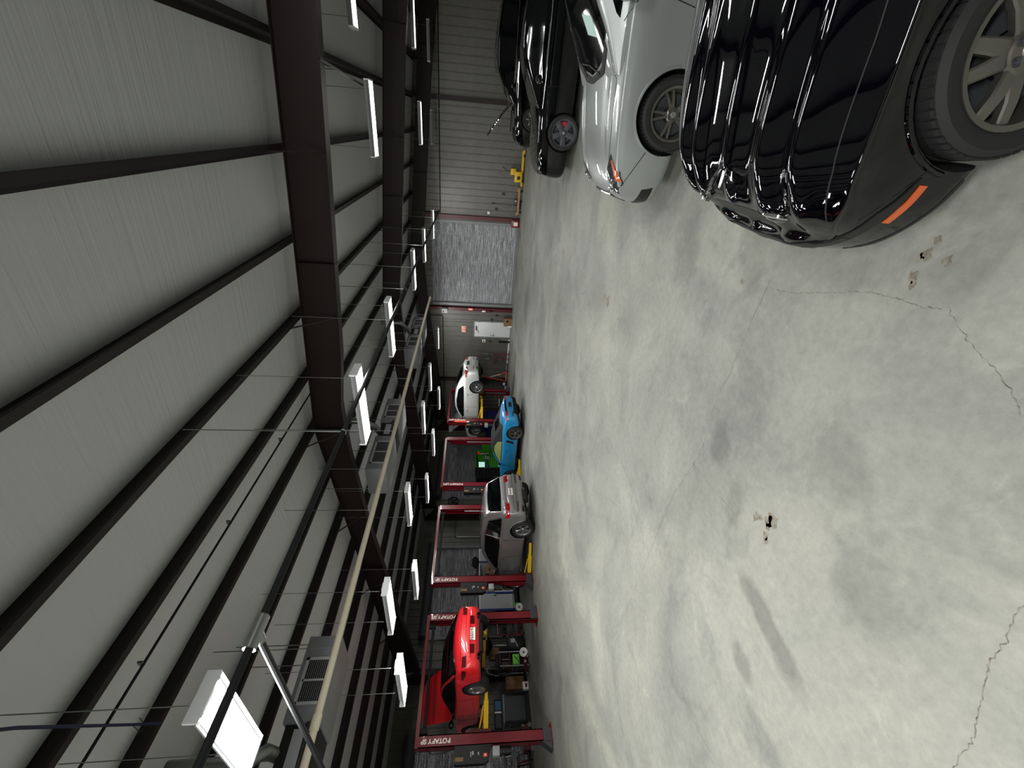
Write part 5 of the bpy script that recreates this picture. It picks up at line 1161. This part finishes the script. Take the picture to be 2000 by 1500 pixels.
m = MB(); m.lathe([(.0001, 0), (.07, 0), (.07, .006), (.0001, .006)], 16, Matrix.Translation((.282, .3, .40)) @ Matrix.Rotation(PI/2, 4, 'Y')); m.bx((.281, -.2, .36), (.286, -.05, .44)); m.build('sticker', M['lgrey'], t)

# ================================================================== along the left side wall
# green tool chest with hutch and computer
t = thing('tool_chest', 'lime green tool chest with hutch behind the teal roadster', 'tool chest', (-17.2, 18.35, 0)); m = MB(); m.bx((-.38, -.75, .12), (.38, .75, 1.08)); m.build('body', M['green'], t, 0); drawers(M['green'], t, 1.5, .38, .14, 1.04, 7, 2, M['black'])
m = MB(); m.bx((-.36, -.75, 1.08), (-.32, .75, 1.88)); m.bx((-.36, -.75, 1.84), (.34, .75, 1.88)); m.bx((-.36, -.75, 1.08), (.34, -.72, 1.88)); m.bx((-.36, .72, 1.08), (.34, .75, 1.88)); m.build('hutch', M['green'], t, 0)
for sy in (-.65, .65): m = MB(); m.cyl((.28, sy, 0), (.28, sy, .12), .06, 10); m.cyl((-.28, sy, 0), (-.28, sy, .12), .06, 10); m.build('caster', M['black'], t)
t = thing('tool_locker', 'lime green side locker behind the far lift post', 'locker', (-17.2, 19.55, 0)); m = MB(); m.bx((-.36, -.42, .12), (.36, .42, 1.5)); m.build('body', M['green'], t, 0); m = MB(); m.bx((.36, -.39, .16), (.375, .39, 1.46)); d_ = m.build('door', M['green'], t, 0); m = MB(); m.bx((.375, -.3, .8), (.40, -.27, .95)); m.build('handle', M['black'], d_, 0)
SCREEN = mat('lit monitor screen', '#bfe8d8', .3, emit='#c8f4e2', estr=.55)
t = thing('monitor', 'lit pale green monitor in the lime green hutch', 'monitor', (-17.15, 18.05, 1.086)); m = MB(); m.bx((-.03, -.32, .22), (.02, .32, .62)); m.build('case', M['black'], t, 0); m = MB(); m.bx((.021, -.30, .24), (.024, .30, .60)); m.build('screen', SCREEN, t, 0); m = MB(); m.bx((-.03, -.05, 0), (.01, .05, .22)); m.bx((-.1, -.13, 0), (.1, .13, .02)); m.build('stand', M['black'], t, 0)
t = thing('round_tin', 'round red tin in the lime green hutch', 'tin', (-16.98, 18.92, 1.086)); m = MB(); m.cyl((0, 0, 0), (0, 0, .56), .05, 12); m.build('stand_post', M['lgrey'], t); m = MB(); m.lathe([(.0001, 0), (.09, 0), (.09, .06), (.0001, .06)], 16, Matrix.Translation((.02, 0, .60)) @ Matrix.Rotation(PI/2, 4, 'Y')); m.build('lid', M['exit_red'], t)
t = thing('parts_bin', 'blue parts bin on the lime green chest top', 'bin', (-16.93, 17.76, 1.088)); m = MB(); m.bx((-.1, -.12, 0), (.1, .12, .02)); m.bx((-.1, -.12, 0), (-.08, .12, .16)); m.bx((.08, -.12, 0), (.1, .12, .12)); m.bx((-.1, -.12, 0), (.1, -.1, .16)); m.bx((-.1, .1, 0), (.1, .12, .16)); m.build('bin', mat('blue bin', '#3b4a9a', .4), t, 0)
t = thing('grinder', 'grey bench grinder on the lime green chest top', 'grinder', (-16.95, 18.5, 1.086)); m = MB(); m.bx((-.08, -.08, 0), (.08, .08, .12)); m.cyl((0, -.18, .18), (0, .18, .18), .08, 14); m.build('motor', M['lgrey'], t)
for sy in (-.2, .2): m = MB(); m.cyl((0, sy-.02, .18), (0, sy+.02, .18), .11, 16); m.build('wheel', M['dark_grey'], t)
# black tool chest and black cabinets
t = thing('tool_chest', 'tall black tool chest to the left of the lime green one', 'tool chest', (-17.1, 17.05, 0)); m = MB(); m.bx((-.36, -.42, .1), (.36, .42, 1.84)); m.build('body', M['black'], t, 0); drawers(M['black'], t, .82, .36, .14, 1.78, 9, 1, M['dark_grey'])
t = thing('work_bench', 'black workbench with vice before the far foil roll-up door', 'workbench', (-16.9, 15.77, 0)); m = MB(); m.bx((-.4, -.82, .92), (.4, .82, 1.0)); m.build('top', M['black'], t, 0); m = MB(); m.bx((-.36, -.6, .1), (.34, .6, .9)); m.build('cabinet', M['black'], t, 0); drawers(M['black'], t, 1.2, .34, .14, .86, 4, 2, M['dark_grey'])
for sy in (-.76, .76): m = MB(); m.bx((.28, sy-.04, 0), (.36, sy+.04, .92)); m.build('leg', M['dark_grey'], t, 0)
t = thing('bench_vice', 'grey vice on the black workbench', 'vice', (-16.7, 15.15, 1.003)); m = MB(); m.cyl((0, 0, 0), (0, 0, .05), .09, 14); m.bx((-.1, -.05, .05), (.16, .05, .16)); m.bx((.02, -.09, .12), (.07, .09, .22)); m.bx((.12, -.09, .12), (.17, .09, .22)); m.build('body', M['grey'], t, 0); m = MB(); m.cyl((.17, 0, .1), (.26, 0, .1), .015, 8); m.cyl((.25, -.1, .1), (.25, .1, .1), .01, 6); m.build('screw', M['steel_bare'], t)
t = thing('air_filter', 'pale round filter on the black workbench', 'filter', (-16.75, 15.65, 1.003)); m = MB(); m.cyl((0, 0, 0), (0, 0, .2), .12, 20); m.build('element', M['sign_white'], t); m = MB(); m.cyl((0, 0, .2), (0, 0, .215), .125, 20); m.build('cap', M['lgrey'], t)
t = thing('white_bucket', 'white lidded bucket on the side wall shelf by the second lift', 'bucket', (-17.3, 12.4, .0)); m = MB(); m.lathe([(.0001, 0), (.13, 0), (.15, .36), (.0001, .36)], 20); m.build('body', M['sign_white'], t); m = MB(); m.lathe([(.0001, .36), (.155, .36), (.155, .385), (.0001, .39)], 20); m.build('lid', M['lgrey'], t)
# white and blue workstation
t = thing('tool_workstation', 'long white tool workstation with blue trim behind silver grey wagon', 'workstation', (-17.05, 10.55, 0)); DX = .55; W_ = 2.9; zt = 1.72
m = MB(); m.bx((-.5, -W_/2, .30), (DX, W_/2, 1.06)); m.bx((-.5, -W_/2, 1.06), (-.46, W_/2, zt)); m.bx((-.5, -W_/2, zt-.04), (DX-.05, W_/2, zt)); m.build('body', M['white'], t, 0)
for s in (-1, 1):
    m = MB(); y0 = s*W_/2; y1 = s*(W_/2-.72); m.bx((-.5, y0, .28), (DX, y1, zt)); lk = m.build('locker', M['white'], t, 0)
    m = MB(); m.bx((DX, y0-s*.06, .33), (DX+.015, y1+s*.06, zt-.05)); dr = m.build('door', M['lgrey'], lk, 0); m = MB(); m.bx((DX+.015, y1+s*.10, 1.0), (DX+.035, y1+s*.13, 1.12)); m.build('handle', M['black'], dr, 0)
    for yy in (y0-s*.02, y1-s*.01): m = MB(); m.bx((DX-.01, yy-.035, .28), (DX+.02, yy+.035, zt)); m.build('trim', M['blue'], lk, 0)
drawers(M['white'], t, W_-1.5, DX, .34, 1.02, 7, 2, M['blue'])
m = MB(); m.bx((-.45, -W_/2+.1, .12), (DX-.05, W_/2-.1, .29)); m.build('plinth', M['matte_black'], t, 0)
for sy in (-1.25, -.45, .45, 1.25):
    m = MB(); m.cyl((DX-.15, sy-.03, .09), (DX-.15, sy+.03, .09), .09, 14); m.build('caster', M['black'], t); m = MB(); m.bx((DX-.05, sy-.1, .1), (DX-.02, sy+.1, .28)); m.build('caster_plate', M['green'] if sy in (-1.25, .45) else M['matte_black'], t, 0)
wy = [(-16.75, 10.95, .30, .34, .36, 'card', 'brown carton in the white workstation, right hand one'), (-16.8, 10.35, .22, .30, .34, 'wood', 'tan wooden box in the white workstation, middle'), (-16.75, 9.98, .24, .26, .30, 'card', 'brown carton in the white workstation, left hand one')]
for x, y, dx, dy, dz, mm, lab in wy:
    o = thing('carton', lab, 'box', (x, y, 1.066)); m = MB(); m.bevel_box((-dx/2, -dy/2, 0), (dx/2, dy/2, dz), .01); m.build('box', M[mm], o); m = MB(); m.bx((dx/2, -dy*.2, dz*.4), (dx/2+.003, dy*.3, dz*.6)); m.build('print', M['black'], o, 0)
for y, c_, lab in ((11.2, 'lgrey', 'grey bottle in the white workstation, near the right locker'), (10.62, 'sign_white', 'white bottle in the white workstation between the cartons'), (10.74, 'lift_red', 'red bottle in the white workstation between the cartons')):
    o = thing('bottle', lab, 'bottle', (-16.62, y, 1.066)); m = MB(); m.lathe([(.0001, 0), (.04, 0), (.04, .16), (.018, .2), (.018, .23), (.0001, .23)], 12); m.build('body', M[c_], o); m = MB(); m.cyl((0, 0, .23), (0, 0, .255), .02, 10); m.build('cap', M['black'], o)
t = thing('tool_bag', 'black tool bag on top of the white workstation at its right end', 'bag', (-16.8, 11.45, zt+.012)); m = MB(); m.ball((0, 0, .14), .2, 14, (.7, 1.5, .75)); m.build('bag', M['matte_black'], t); m = MB(); m.tube([(0, -.18, .26), (0, -.08, .36), (0, .08, .36), (0, .18, .26)], .014, 6); m.build('strap', M['black'], t)
t = thing('tool_bag', 'flat black case on the workstation top beside the bulging bag', 'case', (-16.8, 10.85, zt)); m = MB(); m.bevel_box((-.18, -.28, 0), (.18, .28, .10), .03); m.build('case', M['black'], t); m = MB(); m.bx((.18, -.06, .03), (.2, .06, .06)); m.build('latch', M['lift_red'], t, 0)
t = thing('gearbox', 'dark round gearbox housing on the left end of the white workstation', 'gearbox', (-16.75, 9.05, zt)); m = MB(); m.lathe([(.0001, -.16), (.15, -.15), (.21, -.05), (.22, .08), (.17, .14), (.08, .17), (.0001, .17)], 20, Matrix.Translation((0, 0, .225)) @ Matrix.Rotation(PI/2, 4, 'Y')); m.bx((-.12, -.14, 0), (.1, .14, .06)); m.bx((-.1, .15, .16), (.06, .27, .26)); m.build('housing', M['dark_grey'], t); m = MB()
for k in range(7): a = 2*PI*k/7; m.cyl((.13, .15*math.cos(a), .225+.15*math.sin(a)), (.165, .15*math.cos(a), .225+.15*math.sin(a)), .014, 6)
m.build('bolts', M['steel_bare'], t)
t = thing('breaker_bar', 'black long bar leaning beside the white workstation', 'bar', (-16.3, 8.78, 0)); m = MB(); m.cyl((0, 0, .5), (-.1, .1, 1.72), .018, 8); m.build('shaft', M['black'], t); m = MB(); m.cyl((0, 0, .32), (0, 0, .52), .035, 10); m.bx((-.12, -.12, .28), (.12, .12, .33)); m.cyl((-.1, -.1, 0), (-.1, -.1, .29), .02, 6); m.cyl((.1, -.1, 0), (.1, -.1, .29), .02, 6); m.cyl((0, .1, 0), (0, .1, .29), .02, 6); m.build('foot', M['steel_bare'], t)
for i, (x, y, lab) in enumerate(((-16.1, 8.98, 'white round disc standing against the left foot of the white workstation'), (-15.95, 7.26, 'white round disc standing on the floor below the red coupe'))):
    t = thing('plastic_disc', lab, 'disc', (x, y, 0)); mm = Matrix.Translation((0, 0, .15)) @ Matrix.Rotation(-.25, 4, 'Z') @ Matrix.Rotation(PI/2-.12, 4, 'Y'); m = MB(); m.lathe([(.0001, .0), (.06, .01), (.09, .03), (.14, .03), (.15, .01), (.15, -.02), (.13, -.03), (.0001, -.03)], 26, mm); m.build('disc', M['sign_white'], t); m = MB(); m.lathe([(.0001, .03), (.03, .03), (.035, .0)], 14, mm); m.build('hub', M['purple'], t)
# oil drainer: drum, post, funnel
t = thing('oil_drainer', 'black waste oil drainer drum with tall post and funnel', 'oil drainer', (-16.5, 7.78, 0)); m = MB(); m.lathe([(.0001, .08), (.26, .08), (.28, .12), (.28, .62), (.24, .68), (.0001, .70)], 28); m.build('drum', M['black'], t)
m = MB(); m.cyl((0, .0, .68), (0, 0, 1.25), .014, 8); m.cyl((0, 0, .68), (0, 0, .80), .035, 10); m.build('post', M['chrome'], t)
m = MB(); m.lathe([(.03, 1.22), (.14, 1.26), (.36, 1.42), (.37, 1.46), (.34, 1.45), (.0001, 1.30)], 8); m.build('funnel', M['black'], t)
m = MB(); m.tube([(.29*math.cos(a), .29*math.sin(a), .40+.3*math.sin(a*.5)) for a in [-.9+2.2*i/12 for i in range(13)]], .012, 6); m.build('handle', M['steel_bare'], t); m = MB(); m.bx((.278, -.06, .42), (.286, .08, .56)); m.build('label', M['lgrey'], t, 0)
for a in (.4, 2.5, 4.6): m = MB(); m.cyl((.22*math.cos(a)-.02, .22*math.sin(a), .05), (.22*math.cos(a)+.02, .22*math.sin(a), .05), .05, 10); m.build('caster', M['black'], t)
# red engine stand right of the drainer
t = thing('engine_stand', 'red tubular engine stand behind the right post of the nearest lift', 'engine stand', (-16.55, 8.28, 0))
m = MB(); m.tube([(.2, -.2, .06), (.2, -.2, 1.05)], .025, 6); m.tube([(.2, .22, .06), (.2, .22, 1.05)], .025, 6); m.tube([(.2, -.22, 1.02), (.2, .24, 1.02)], .025, 6); m.tube([(.2, -.22, .30), (.2, .24, .30)], .02, 6); m.tube([(-.25, -.2, .06), (.3, -.2, .06)], .03, 6); m.tube([(-.25, .22, .06), (.3, .22, .06)], .03, 6); m.build('frame', M['lift_red'], t)
m = MB(); m.bx((-.1, -.14, .68), (.22, .14, .80)); m.cyl((.22, .0, .74), (.34, 0, .74), .05, 10); m.build('head', M['matte_black'], t)
for sx in (-.22, .28):
    for sy in (-.2, .22): m = MB(); m.cyl((sx, sy-.02, .04), (sx, sy+.02, .04), .04, 10); m.build('caster', M['black'], t)
# red shelf cart with green box
t = thing('service_cart', 'red open service cart below the red coupe', 'cart', (-16.6, 7.22, 0))
m = MB()
for z in (.22, .58, .93): m.bx((-.3, -.24, z), (.3, .24, z+.03)); m.bx((.285, -.24, z), (.3, .24, z+.07))
m.build('shelves', M['red_dark'], t, 0)
for sx in (-.29, .29):
    for sy in (-.23, .23): m = MB(); m.bx((sx-.014, sy-.014, .1), (sx+.014, sy+.014, 1.0)); m.build('upright', M['lgrey'], t, 0); m = MB(); m.cyl((sx, sy-.02, .05), (sx, sy+.02, .05), .05, 10); m.build('caster', M['black'], t)
t = thing('battery_charger', 'bright green box on the lower shelf of the red cart', 'charger', (-16.45, 7.22, .256)); m = MB(); m.bevel_box((-.1, -.17, 0), (.12, .17, .26), .02); m.build('case', mat('bright green box', '#6fd04a', .4), t); m = MB(); m.tube([(.125, -.12, .05), (.14, .0, .12), (.13, .1, .22)], .012, 6); m.build('cable', M['black'], t)
t = thing('folded_cover', 'dark blue rolled cover on top of the red cart', 'cover', (-16.55, 7.2, .966)); m = MB(); m.tube([(0, -.28, .09), (0, .28, .09)], .085, 14); m.build('roll', mat('navy cloth', '#15171f', .85), t); m = MB(); m.cyl((0, -.1, .09), (0, -.06, .09), .09, 14); m.build('strap', M['black'], t)
t = thing('coil_core', 'brown slatted heat exchanger standing on the rolled cover shelf', 'radiator', (-17.0, 7.70, .0)); m = MB(); m.bx((-.1, -.2, .95), (.06, .2, 1.35)); m.build('core', M['card'], t, 0)
for k in range(7): m = MB(); m.bx((.06, -.19+.055*k, .97), (.075, -.165+.055*k, 1.33)); m.build('fin', M['wood'], t, 0)
m = MB(); m.bx((-.1, -.22, 0), (.06, .22, .95)); m.build('stand', M['matte_black'], t, 0)
t = thing('radiator', 'brown slatted radiator standing low beside the red cart', 'radiator', (-17.0, 6.72, 0)); m = MB(); m.bx((-.08, -.2, .1), (.06, .2, .76)); m.build('core', M['card'], t, 0)
for k in range(9): m = MB(); m.box((.07, 0, .16+.065*k), (.014, .38, .018), Matrix.Rotation(.25, 3, 'X')); m.build('fin', M['wood'], t, 0)
m = MB(); m.bx((-.1, -.24, 0), (.08, .24, .1)); m.build('tray', M['matte_black'], t, 0)
t = thing('trolley_jack', 'low dark red trolley jack beside the slatted radiator', 'jack', (-15.95, 6.85, 0)); m = MB(); m.bx((-.3, -.12, .05), (.3, -.07, .15)); m.bx((-.3, .07, .05), (.3, .12, .15)); m.prism([(-.3, .12), (.2, .18), (.2, .08), (-.3, .06)], 'y', -.06, .06); m.build('frame', M['red_dark'], t, 0); m = MB(); m.cyl((.26, 0, .12), (.26, 0, .2), .06, 12); m.build('saddle', M['chrome'], t); m = MB(); m.cyl((-.25, 0, .15), (-.75, 0, 1.0), .018, 8); m.build('handle', M['black'], t)
for sx in (-.24, .26):
    for sy in (-.14, .14): m = MB(); m.cyl((sx, sy-.02, .05), (sx, sy+.02, .05), .05, 10); m.build('wheel', M['steel_bare'], t)
# hose reel ring on the column, white box
t = thing('hose_ring', 'large loop of thin hose hung on the steel column behind the red coupe', 'hose', (-17.12, 7.2, 0)); m = MB(); m.tube([(.05, .20*math.sin(a), .95+.48*math.cos(a)) for a in [2*PI*i/26 for i in range(27)]], .012, 6); m.build('hose', M['lgrey'], t); m = MB(); m.cyl((-.06, 0, 1.42), (.08, 0, 1.42), .02, 8); m.build('hook', M['steel_bare'], t)
t = thing('small_heater', 'small white plastic case on the floor by the steel column', 'case', (-16.62, 6.46, 0)); m = MB(); m.bevel_box((-.08, -.12, 0), (.08, .12, .20), .02); m.build('case', M['sign_white'], t); m = MB(); m.bx((.081, -.06, .05), (.086, .06, .12)); m.build('label', M['black'], t, 0)
# tyre machine with screen
t = thing('wheel_balancer', 'dark grey wheel balancer with screen panel below the red coupe', 'wheel balancer', (-17.05, 5.88, 0)); m = MB(); m.bevel_box((-.32, -.36, .14), (.34, .36, .86), .04); m.build('cabinet', M['dark_grey'], t)
m = MB(); m.bx((-.3, -.4, .86), (.34, .4, .92)); m.build('tray', M['grey'], t, 0); m = MB(); m.bx((-.08, -.46, .93), (.0, .38, 1.20)); pn = m.build('screen_panel', M['matte_black'], t, 0)
m = MB(); m.bx((.001, .06, .96), (.006, .34, 1.17)); m.build('screen', mat('blue reflection on screen', '#35566a', .2, emit='#4c7486', estr=.05), pn, 0); m = MB(); m.bx((.001, -.42, .97), (.005, -.04, 1.16)); m.build('key_panel', M['dark_grey'], pn, 0); m = MB(); m.bx((.002, -.02, .95), (.008, .03, 1.18)); m.build('divider', M['sign_white'], pn, 0)  # blue tint with faint glow paints a reflection onto the black screen
m = MB(); m.cyl((.1, -.36, .7), (.1, -.62, .7), .03, 10); m.cyl((.1, -.38, .7), (.1, -.40, .7), .09, 14); m.build('shaft', M['steel_bare'], t); m = MB(); m.bx((-.34, -.42, .0), (.38, .42, .14)); m.build('base', M['matte_black'], t, 0)
t = thing('trolley_jack', 'red trolley jack with long black handle left of the wheel balancer', 'jack', (-16.85, 5.03, 0)); m = MB(); m.bx((-.2, -.3, .08), (.2, -.2, .30)); m.bx((-.14, -.3, .06), (-.08, .4, .2)); m.bx((.08, -.3, .06), (.14, .4, .2)); m.prism([(-.28, .2), (.35, .34), (.35, .18), (-.28, .1)], 'x', -.07, .07); m.build('frame', M['red_dark'], t, 0); m = MB(); m.cyl((0, .38, .22), (0, .38, .32), .07, 12); m.build('saddle', M['steel_bare'], t)
m = MB(); m.tube([(0, -.25, .16), (.0, -.7, .13)], .04, 8); m.build('handle', M['black'], t)
for sx in (-.17, .17): m = MB(); m.cyl((sx-.025, .35, .07), (sx+.025, .35, .07), .07, 12); m.cyl((sx-.025, -.25, .07), (sx+.025, -.25, .07), .07, 12); m.build('wheel', M['steel_bare'], t)
t = thing('air_wrench_stand', 'black clamp tool on a thin stand against the side wall, beside the nearest lift post', 'clamp', (-17.3, 5.2, 0)); m = MB(); m.bx((-.04, -.05, .95), (.04, .05, 1.25)); m.tube([(0, .05, 1.15), (.02, .25, 1.22), (.02, .30, 1.32)], .03, 6); m.tube([(0, .05, 1.0), (.02, .22, .92)], .025, 6); m.build('clamp', M['matte_black'], t); m = MB(); m.cyl((0, 0, 0), (0, 0, .96), .02, 8); m.bx((-.15, -.15, 0), (.15, .15, .03)); m.build('stand', M['dark_grey'], t)
t = thing('support_beam', 'orange steel support bar leaning low on the side wall', 'bar', (-17.4, 5.15, 0)); m = MB(); m.cyl((0, -.02, .0), (-.15, .02, .78), .035, 8); m.build('bar', M['orange'], t); m = MB(); m.cyl((-.06, 0, .32), (-.09, .01, .47), .04, 8); m.build('clamp', M['black'], t)
t = thing('slide_hammer', 'long black bar leaning on the foil door at the left edge', 'bar', (-17.1, 4.15, 0)); m = MB(); m.cyl((.25, -.3, 0), (-.3, .1, 1.2), .045, 8); m.build('shaft', M['black'], t); m = MB(); m.cyl((-.12, .0, .86), (-.12, .28, .80), .02, 6); m.ball((-.12, .28, .80), .035, 8); m.build('crank', M['dark_grey'], t)
t = thing('parts_rack', 'red and silver legged rack standing left of the nearest lift', 'rack', (-17.35, 4.42, 0)); m = MB(); m.tube([(-.2, -.25, 0), (-.15, -.2, .52)], .025, 6); m.tube([(.2, -.25, 0), (.15, -.2, .52)], .025, 6); m.tube([(-.2, .2, 0), (-.15, .15, .52)], .025, 6); m.tube([(.2, .2, 0), (.15, .15, .52)], .025, 6); m.build('legs', M['red_dark'], t); m = MB(); m.bx((-.2, -.26, .52), (.2, .22, .58)); m.build('top', M['steel_bare'], t, 0)
# wall fan
t = thing('wall_fan', 'dark round wall fan high on the side wall by the second lift', 'fan', (XL+.14, 15.82, 3.08)); mm = Matrix.Rotation(PI/2, 4, 'Y'); m = MB(); m.lathe([(.29, -.08), (.30, 0), (.29, .08)], 30, mm)
for r in (.07, .13, .19, .25): m.lathe([(r-.004, .085), (r+.004, .085)], 26, mm)
m.build('guard', M['dark_grey'], t); m = MB()
for k in range(5):
    a = 2*PI*k/5; m.add([(.0, .04*math.cos(a), .04*math.sin(a)), (.03, .25*math.cos(a+.1), .25*math.sin(a+.1)), (-.03, .25*math.cos(a+.6), .25*math.sin(a+.6)), (-.01, .05*math.cos(a+.8), .05*math.sin(a+.8))], [(0, 1, 2, 3)])
m.build('blades', M['black'], t, 0); m = MB(); m.cyl((-.14, 0, 0), (.04, 0, 0), .06, 12); m.build('motor', M['black'], t)

# ================================================================== overhead: pipes, ducts, air handlers
def rods(t, pts, m_=None):
    for x, y, z in pts:
        m = MB(); m.cyl((x, y, z), (x, y, zfr(x+t.location.x)-t.location.z+.05), .006, 5); m.build('hanger_rod', M['galv'], t)
        m = MB(); m.lathe([(.030, -.012), (.036, 0), (.030, .012)], 12, Matrix.Translation((x, y, z)) @ Matrix.Rotation(PI/2, 4, 'X')); m.build('pipe_clamp', M['galv'], t)
t = thing('gas_pipe', 'long tan gas pipe hung under the roof along the air handlers', 'pipe', (-6.15, 0, 4.02)); m = MB(); m.cyl((0, -6.5, 0), (0, 16.2, 0), .045, 12); m.build('pipe', M['pipe_tan'], t); rods(t, [(0, y, .0) for y in (1.55, 2.95, 5.3, 7.6, 9.9, 12.2, 14.4)])
m = MB(); m.cyl((0, 1.3, 0), (0, 1.5, 0), .056, 12); m.build('coupling', M['pipe_tan'], t); m = MB(); m.cyl((0, 2.05, 0), (0, 2.2, 0), .055, 12); m.build('coupling', M['pipe_tan'], t)
t = thing('air_line', 'long black pipe hung under the roof right of the air handlers', 'pipe', (-3.03, 0, 3.70)); m = MB(); m.cyl((0, -6.5, 0), (0, 17.5, 0), .027, 10); m.build('pipe', M['pipe_black'], t); rods(t, [(0, y, 0) for y in (3.72, 6.8, 8.4, 9.9, 12.0, 14.0, 16.0)])
m = MB(); m.cyl((0, 1.46, 0), (0, 1.68, 0), .043, 14); m.cyl((0, 1.57, 0), (-.10, 1.57, 0), .04, 12); m.build('tee_fitting', M['galv'], t); m = MB(); m.cyl((-.08, 1.57, 0), (-3.2, 1.57, .0), .025, 10); m.build('branch', M['pipe_black'], t)
def air_handler(y0, y1, label, flue=True, short=False):
    xf = -6.48; t = thing('air_handler', label, 'air handler', (xf-.38, y0, 4.06), 0, 'air handlers hung under the roof'); L_ = y1-y0
    a = L_*.42; b_ = L_*.62
    m = MB(); m.bevel_box((-.38, 0, 0), (.38, a, .46), .02); m.build('plenum', M['grey'], t)
    m = MB(); m.bevel_box((-.34, a, .03), (.34, b_, .42), .01); m.build('fan_section', M['matte_black'], t); m = MB(); m.bx((.341, a+.12*L_*.3, .15), (.346, b_-.05, .30)); m.build('label', M['lgrey'], t, 0)
    m = MB(); m.bevel_box((-.38, b_, 0), (.38, L_, .46), .02); m.build('return_box', M['grey'], t)
    for g0, g1 in ((a*.16, a*.82), (b_+.18*(L_-b_), b_+.72*(L_-b_))):
        m = MB(); m.bx((.382, g0, .06), (.392, g1, .10)); m.bx((.382, g0, .36), (.392, g1, .40)); m.bx((.382, g0, .06), (.392, g0+.035, .40)); m.bx((.382, g1-.035, .06), (.392, g1, .40)); m.bx((.382, (g0+g1)/2-.012, .08), (.392, (g0+g1)/2+.012, .38)); g = m.build('grille_frame', M['lgrey'], t, 0)
        m = MB(); m.bx((.379, g0+.02, .08), (.383, g1-.02, .38)); m.build('grille_void', M['matte_black'], g, 0); m = MB(); n = 11
        for k in range(n): m.bx((.383, g0+.03, .095+k*.026), (.390, g1-.03, .101+k*.026))
        m.build('grille_louvre', M['grey'], g, 0)
    if flue:
        m = MB(); yb = (a+b_)/2; m.tube([(.2, yb, .40), (.42, yb, .52), (.62, yb-.15, .62), (.75, yb-.2, .72), (.75, yb-.2, 1.38)], .075, 14); m.build('flue_pipe', M['galv'], t)
        m = MB(); m.tube([(.30, yb+.25, .2), (.45, yb+.25, .12), (.5, yb-.1, .10), (.36, yb-.25, .14)], .02, 8); m.build('cable', M['black'], t)
    for sx in (-.3, .3):
        for sy in (.08, L_*.5, L_-.08): m = MB(); m.cyl((sx, sy, .40), (sx, sy, zfr(xf-.38+sx)-4.06+.03), .007, 5); m.build('hanger_rod', M['galv'], t)
    return t
air_handler(.55, 3.28, 'grey air handler with double grille, nearest overhead at the left edge'); air_handler(6.7, 9.4, 'grey air handler with curved box under the second roof bay'); air_handler(12.3, 15.0, 'small far grey air handler near the end roll-up door')
t = thing('junction_cable', 'dark blue cable strung across under the roof liner at the upper left', 'cable', (-4.2, 1.5, 5.30)); m = MB(); m.tube([(1.2, -.45, .05), (.5, -.16, .0), (-.2, .08, -.02), (-.75, .27, .02), (-1.2, .43, .05)], .012, 6); m.build('cable', mat('navy cable', '#1c1f45', .5), t); m = MB(); m.tube([(-.70, .26, .02), (-.78, .22, -.05), (-.86, .30, -.02), (-.8, .34, .04)], .003, 4); m.build('zip_ties', M['black'], t)
for i, (x0, y0_, y1_, lab) in enumerate(((-4.75, -6., 7.0, 'thin dark conduit along the underside of the roof left of the ridge'), (-10.2, -6., 7.1, 'thin dark conduit under the roof over the red coupe bay'))):
    t = thing('roof_conduit', lab, 'conduit', (x0, 0, zfr(x0)-.04)); m = MB(); m.cyl((0, y0_, 0), (0, y1_, 0), .014, 8); m.build('pipe', M['pipe_black'], t)
    for y in (0.5, 2.2, 3.9, 5.6): m = MB(); m.bx((-.03, y-.01, 0), (.03, y+.01, .05)); m.build('strap', M['galv'], t, 0)
# thin dark pipes of the roof at the right
t = thing('roof_conduit', 'dark conduit across the roof bays above the parked cars', 'conduit', (.55, 6.9, 4.35)); m = MB(); m.tube([(0, 0, 0), (-.15, 2.1, -.05)], .018, 8); m.build('pipe', M['pipe_black'], t); m = MB(); m.cyl((-.05, .8, 0), (-.05, .8, .9), .006, 5); m.build('hanger_rod', M['galv'], t)
